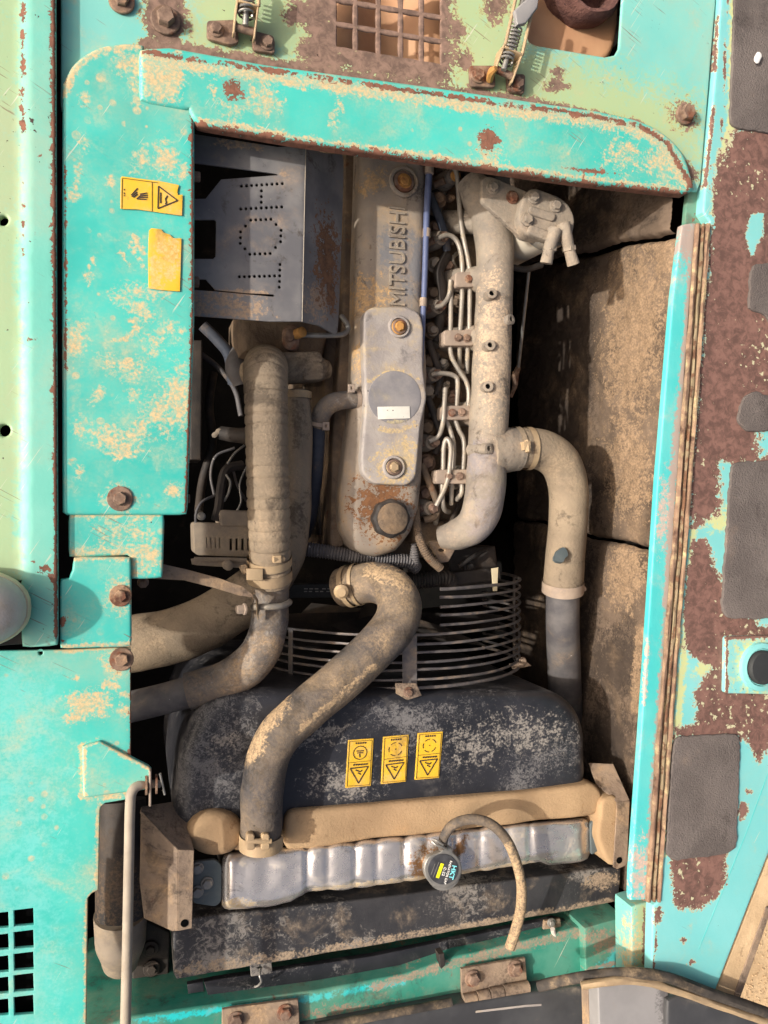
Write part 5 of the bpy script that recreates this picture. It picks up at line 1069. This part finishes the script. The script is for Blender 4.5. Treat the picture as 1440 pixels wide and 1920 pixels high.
for i in range(NS + 1):
    x = 416 + (1106 - 416) * i / NS
    yt = np.interp(x, xs_, [s_[1] for s_ in stn]); yb = np.interp(x, xs_, [s_[2] for s_ in stn])
    gsum = sum(d_ * math.exp(-((x - g_) / (3 if x < g_ else 9)) ** 2) for g_, d_ in zip(grooves, gdep))
    bel = .5 + .5 * math.cos(2 * math.pi * (x - 594) / 46) if 572 < x < 992 else .5
    endf = min(1, (x - 410) / 22, (1112 - x) / 22); endf = max(0, endf) ** .5
    hz = .046 * endf - .0045 * gsum + .001 * (bel - .5); wz = .5 * (yb - yt) * (1 - .03 * gsum + .03 * (bel - .5) + .03 * mnoise.noise(Vector((x * .04, 0, 5))))
    cy = (yt + yb) / 2
    for k in range(NP):
        a = math.pi * k / (NP - 1)
        ex = .55
        u = (abs(math.cos(a)) ** ex) * (1 if math.cos(a) > 0 else -1); v = abs(math.sin(a)) ** ex
        pz = tz + hz * v
        V.append(P(x, cy - u * wz, pz) + Vector((0, 0, .0022 * mnoise.noise(Vector((x * .035, k * .35, 0))))))
for i in range(NS):
    for k in range(NP - 1):
        a = i * NP + k; F.append((a, a + 1, a + NP + 1, a + NP))
F += [tuple(range(NP)), tuple(NS * NP + k for k in range(NP))[::-1]]
obj('top_tank', V, F, m_tank, rad, weld=False, sharp=60, stains_shade=[('alt', 'e', 800, 1625, 26, 40, 20), ('alt', 'e', 862, 1590, 10, 20, 20, .9), ('dust', 'e', 440, 1695, 30, 10, 0), ('dust', 'l', [(590, 1668), (800, 1646), (1000, 1618)], 4), ('dust', 'e', 850, 1650, 20, 10, 0, .9)])
plate('core', [(430, 1625), (1100, 1555), (1100, 1600), (430, 1690)], -.17, .4, m_dark, rad, r=.003, g=.03)
ep = plate('end_plate', rnd([(364, 1618), (404, 1614), (414, 1626), (413, 1690), (404, 1698), (364, 1692)], 6), -.108, .006, m_plate, rad, r=.002, g=.012)
for x, y in ((370, 1628), (388, 1656), (370, 1672)): bolt(x, y, -.107, 9.5, ep, m_zinc, washer=1.25)
ep2 = plate('end_plate', rnd([(1108, 1546), (1122, 1534), (1130, 1540), (1130, 1586), (1110, 1602)], 4), -.105, .006, m_plate, rad, r=.002, g=.012)
for x, y in ((1122, 1548), (1120, 1570)): bolt(x, y, -.104, 7, ep2, m_zinc, washer=1.25)
# filler cap
rc = bpy.data.objects.new('filler_cap', None); COL.objects.link(rc); rc.parent = rad; rc.empty_display_size = .02
WL[rc.name] = P(831, 1628, -.085); rc.location = WL[rc.name] - W(rad); rc['label'] = 'round dark radiator cap with cyan HKT lettering'
z = -.062
AX = (-.05, -.05, 1)
capring = [(831 + 33 * math.cos(a), 1630 + 33 * math.sin(a)) for a in np.linspace(math.radians(-60), math.radians(220), 26)] + [(812, 1606), (828, 1600), (833, 1592), (840, 1589), (846, 1593), (848, 1602)]
plate('cap_plate', capring, z, .01, m_zinc, rc, r=.0025, g=.008)
plate('cap_face', circ(831, 1630, 28, 36), z + .0012, .001, m_cap, rc, r=.0006, g=.01)
k = mpp(831, 1628, z)
lathe('filler_neck', P(831, 1632, z - .012), (0, 0, 1), [(30 * k, -.05), (30 * k, 0), (34 * k, .002), (34 * k, .008)], m_zinc, rc, n=32)
zt_ = z + .0018
text('lettering', 'HKT', 849, 1636, zt_, 9, -107, m_capt, rc, wpx=26, off=.02)
text('lettering', 'RADIATOR CAP', 840, 1636, zt_, 4.2, -107, m_capw, rc, wpx=44)
text('lettering', 'C-22', 833, 1634, zt_, 5, -107, m_capw, rc, wpx=16)
dv = Vector((-.29, .957)); 
lines('yellow_bar', [((829.5, 1619), (820, 1646))], zt_ - .0003, 6.5, rc, m_capy)
text('bar_caption', 'CAUTION', 824.8, 1632.5, zt_ + .0002, 3, -107, m_print, rc, wpx=20) if False else None
lines('small_print', [((823, 1616), (812, 1645)), ((816, 1619), (808, 1640))], zt_ - .0003, 1.2, rc, m_zinc)
oh = thing('overflow_hose', 'thin tan overflow hose looping over the tank and hanging down', 'hose', P(900, 1650, -.1))
tube('hose', [(829, 1588, -.07), (834, 1566, -.058), (852, 1545, -.045), (885, 1536, -.035), (920, 1545, -.03), (948, 1572, -.03), (966, 1610, -.035), (977, 1655, -.045), (977, 1700, -.06), (968, 1740, -.07), (956, 1776, -.08)], [9, 9, 9.5, 9.5, 9.5, 9.5, 9.5, 9.5, 10, 10, 10], m_rhose, oh, n=16, per=10, stains_shade=[('dust', 'l', [(960, 1600), (980, 1680), (950, 1790)], 22)])
tube('spring_clip', [(810, 1578, -.06), (818, 1584, -.055), (830, 1588, -.055), (838, 1592, -.06)], 2.2, m_zinc, oh, n=8, per=5)
tube('spring_clip', [(812, 1574, -.058), (820, 1577, -.053), (831, 1584, -.053)], 2.2, m_zinc, oh, n=8, per=5)
# side brackets
bl = thing('radiator_bracket', 'muddy folded steel bracket beside the end plate with round bolts', 'bracket', P(310, 1620, -.1))
pz = lambda x, y, z: P(x, y, z)
prism('face', [pz(264, 1520, -.10), pz(262, 1655, -.10), pz(270, 1722, -.10), pz(322, 1746, -.072), pz(333, 1746, -.068), pz(334, 1594, -.068)], m_brk, bl, t=.003)
prism('flange', [pz(334, 1594, -.067), pz(333, 1746, -.067), pz(360, 1741, -.067), pz(364, 1594, -.067)], m_brk, bl, t=.003)
lathe('bolt_hole', P(346, 1731, -.0668), (0, 0, 1), [(.006, 0), (.006, .0006), (.005, .0007)], m_hole, bl, n=14)
prism('top_fold', [pz(266, 1512, -.115), pz(264, 1522, -.101), pz(334, 1594, -.0685), pz(364, 1593, -.069), pz(352, 1548, -.115), pz(341, 1500, -.16)], m_brk, bl, t=.003)
b2 = thing('radiator_bracket', 'purplish folded steel bracket at the far end of the silver tank', 'bracket', P(1160, 1520, -.1))
prism('flange', [pz(1157, 1504, -.08), pz(1150, 1626, -.08), pz(1158, 1630, -.08), pz(1176, 1622, -.08), pz(1181, 1502, -.08)], m_brk, b2, t=.003)
lathe('bolt_hole', P(1161, 1613, -.0798), (0, 0, 1), [(.006, 0), (.006, .0006), (.005, .0007)], m_hole, b2, n=14)
prism('top_fold', [pz(1157, 1503, -.08), pz(1181, 1501, -.08), pz(1150, 1432, -.13), pz(1104, 1430, -.15), pz(1118, 1470, -.12)], m_brk, b2, t=.003)
co = thing('oil_cooler', 'dirty black steel cooler box in front of the silver tank', 'cooler', P(740, 1720, -.18))
plate('case', [(342, 1728), (700, 1688), (1150, 1630), (1162, 1632), (1158, 1688), (700, 1770), (334, 1832), (330, 1824), (329, 1748)], -.14, .1, m_black2, co, r=.004, g=.01, lump=.003, stains_shade=[('dust', 'l', [(334, 1826), (700, 1766), (1150, 1690)], 6), ('dust', 'e', 1130, 1652, 30, 14, 0), ('dust', 'e', 420, 1810, 60, 14, -8, .8)])
ra = thing('lower_rail', 'thin black rail below the cooler box with a wire hook', 'rail', P(700, 1790, -.2))
plate('rail', [(384, 1842), (700, 1795), (1040, 1724), (1062, 1728), (1060, 1744), (700, 1826), (392, 1866)], -.18, .012, m_black, ra, r=.002, g=.015)
plate('rail_end', [(352, 1848), (380, 1842), (382, 1858), (354, 1862)], -.185, .01, m_black, ra, r=.002, g=.015)
plate('clip', [(470, 1808), (508, 1803), (510, 1824), (472, 1830)], -.165, .006, m_black2, ra, r=.0015, g=.015, holes=[circ(488, 1815, 7, 10, 4)])
plate('clip', [(1022, 1728), (1050, 1724), (1052, 1738), (1020, 1742)], -.165, .006, m_brk, ra, r=.0015, g=.015)
bolt(1034, 1730, -.163, 5, ra, m_zinc)
tube('wire_hook', [(488, 1816, -.16), (487, 1830, -.15), (490, 1840, -.15), (484, 1848, -.155), (478, 1850, -.16)], 2.2, m_zinc, ra, n=8, per=6)
tube('tag_end', [(1036, 1742, -.15), (1040, 1756, -.155)], 4.5, m_shoe, ra, n=8, per=3)
# prop rod
pr_ = thing('prop_rod', 'chalky grey prop rod bent at the top and pinned to the hinge plate', 'rod', P(242, 1700, .01))
tube('rod', [(300, 1470, -.005), (278, 1470, 0), (260, 1473, .006), (248, 1484, .01), (244, 1510, .012), (242, 1600, .012), (239, 1750, .012), (234, 1980, .012)], [7, 8, 9, 9.5, 9.5, 9.5, 9.5, 10], m_rod, pr_, n=20, per=10)
k = mpp(275, 1470, 0)
for x, r_ in ((272, 20), (291, 18)): lathe('washer', P(x, 1470, 0), (1, 0, 0), [(r_ * k, 0), (r_ * k, .003), (r_ * k * .4, .0032)], m_rustbolt, pr_, n=24)
prism('lug', [P(279, 1440, .006), P(284, 1440, .006), P(284, 1506, -.004), P(279, 1506, -.004)], m_clamp, pr_, t=.01)
tube('cotter_pin', [(300, 1450, .012), (304, 1468, .008), (309, 1490, .004)], 2.2, m_zinc, pr_, n=8, per=4)
# dark cylinder at the lower left
dc = thing('dark_canister', 'dark dusty canister in the cut-out behind the prop rod', 'canister', P(225, 1640, -.2))
tube('body', [(228, 1500, -.2), (228, 1560, -.19), (228, 1640, -.185), (228, 1712, -.185)], [44, 46, 47, 47], m_dark, dc, n=36, per=6, stains_shade=[('dust', 'e', 230, 1680, 60, 50, 0, .85)])
tube('dome', [(226, 1712, -.2), (226, 1760, -.21), (226, 1800, -.225), (226, 1822, -.24)], [48, 46, 34, 12], m_alt, dc, n=30, per=6)
bk = thing('pump_bracket', 'dark bracket with bolts in shade under the muddy bracket', 'bracket', P(285, 1800, -.25))
plate('plate', [(250, 1720), (315, 1750), (312, 1842), (252, 1844)], -.26, .1, m_dark, bk, r=.004, g=.015, lump=.006)
for x, y in ((282, 1780), (284, 1816)): bolt(x, y, -.255, 9, bk, m_dark)
plate('leg', [(262, 1842), (300, 1842), (298, 1900), (262, 1900)], -.28, .1, m_dark, bk, r=.003, g=.02)
# ================================================================== foam lining on the side wall
A0 = P(1275, 418, 0); B0 = P(1183, 1690, 0); B0.x = A0.x
dirw = Vector((B0.x - A0.x, B0.y - A0.y, 0)); nw = Vector((-dirw.y, dirw.x, 0)).normalized()
if nw.x > 0: nw = -nw
def onwall(px, py):
    d = ray(px, py); t = (A0 - CAM).dot(nw) / d.dot(nw); q = CAM + d * t
    return ((q - A0).dot(dirw) / dirw.length_squared, q.z)
def crack(p, q):
    (s0, z0), (s1, z1) = onwall(*p), onwall(*q)
    return lambda z: s0 + (s1 - s0) * (z - z0) / (z1 - z0)
c1 = crack((1205, 452), (985, 502)); c2 = crack((1212, 1030), (945, 965))
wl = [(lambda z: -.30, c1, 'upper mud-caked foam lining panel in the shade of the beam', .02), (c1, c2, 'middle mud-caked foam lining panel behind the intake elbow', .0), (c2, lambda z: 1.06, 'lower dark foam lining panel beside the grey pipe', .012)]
WALL_SHADE_DUST = [[('alt', 'p', [(960, 320), (1130, 340), (1180, 400), (1090, 450), (960, 500)], 40)],  # alt area paints the beam's shadow on the upper panel
       [('alt', 'p', [(930, 480), (1000, 500), (1105, 470), (1120, 600), (1110, 800), (1120, 990), (930, 990)], 40), ('dust', 'e', 1190, 620, 50, 160, 5), ('dust', 'e', 1180, 880, 40, 80, 0), ('alt', 'e', 1225, 960, 20, 60, 10), ('dust', 'e', 1250, 480, 40, 40, 0)],  # alt area paints the manifold's shadow, dust brightens the sunlit part
       [('alt', 'p', [(930, 960), (1110, 1010), (1120, 1300), (930, 1400)], 40), ('dust', 'e', 1175, 1075, 34, 60, 10), ('alt', 'e', 1150, 1250, 60, 70, 0), ('dust', 'l', [(1200, 1180), (1190, 1330)], 8), ('alt', 'e', 1150, 1400, 50, 90, 0), ('alt', 'e', 1205, 1060, 14, 30, 0)]]  # alt areas paint shade over the lower panel
for wi, (sa, sb_, lab, ofs) in enumerate(wl):
    V, F = [], []
    NI, NJ = 170, 110
    for j in range(NJ + 1):
        z = -.012 - .62 * j / NJ
        for i in range(NI + 1):
            t = i / NI; g0 = .004 + .003 * mnoise.noise(Vector((z * 20, wi, 1))); wob = .010 * mnoise.noise(Vector((z * 9, wi, 7))) + .004 * mnoise.noise(Vector((z * 40, wi, 2)))
            sA, sB = sa(z), sb_(z)
            if wi > 0: sA += .0016 + .008 * mnoise.noise(Vector((z * 9, 3, 7))) + .003 * mnoise.noise(Vector((z * 45, 3, 2)))
            if wi < 2: sB += -.0016 + .008 * mnoise.noise(Vector((z * 9, 3, 7))) + .003 * mnoise.noise(Vector((z * 45, 3, 2)))
            s_ = sA + (sB - sA) * t
            ed = min(t * abs(sB - sA), (1 - t) * abs(sB - sA)) * dirw.length
            rd_ = -.016 * math.exp(-ed / .0035)
            p = Vector((s_ * 22, z * 14, wi * 5.0))
            dsp = .008 * mnoise.noise(p * .35) + .0045 * mnoise.noise(p) + .0028 * mnoise.noise(p * 2.6) + .003 * abs(mnoise.noise(p * 6)) + .0015 * mnoise.noise(p * 14)
            if z > -.03: dsp += (z + .03) * -.4
            V.append(A0 + dirw * s_ + nw * (dsp + rd_ + ofs) + Vector((0, 0, z)))
    F = [(j * (NI + 1) + i, j * (NI + 1) + i + 1, (j + 1) * (NI + 1) + i + 1, (j + 1) * (NI + 1) + i) for j in range(NJ) for i in range(NI)]
    # back face so the sheet has thickness
    tag(obj('foam_lining', V, F, m_wall, weld=False, sharp=80, stains_shade=WALL_SHADE_DUST[wi]), lab, 'foam lining', 'foam lining panels on the bay wall')
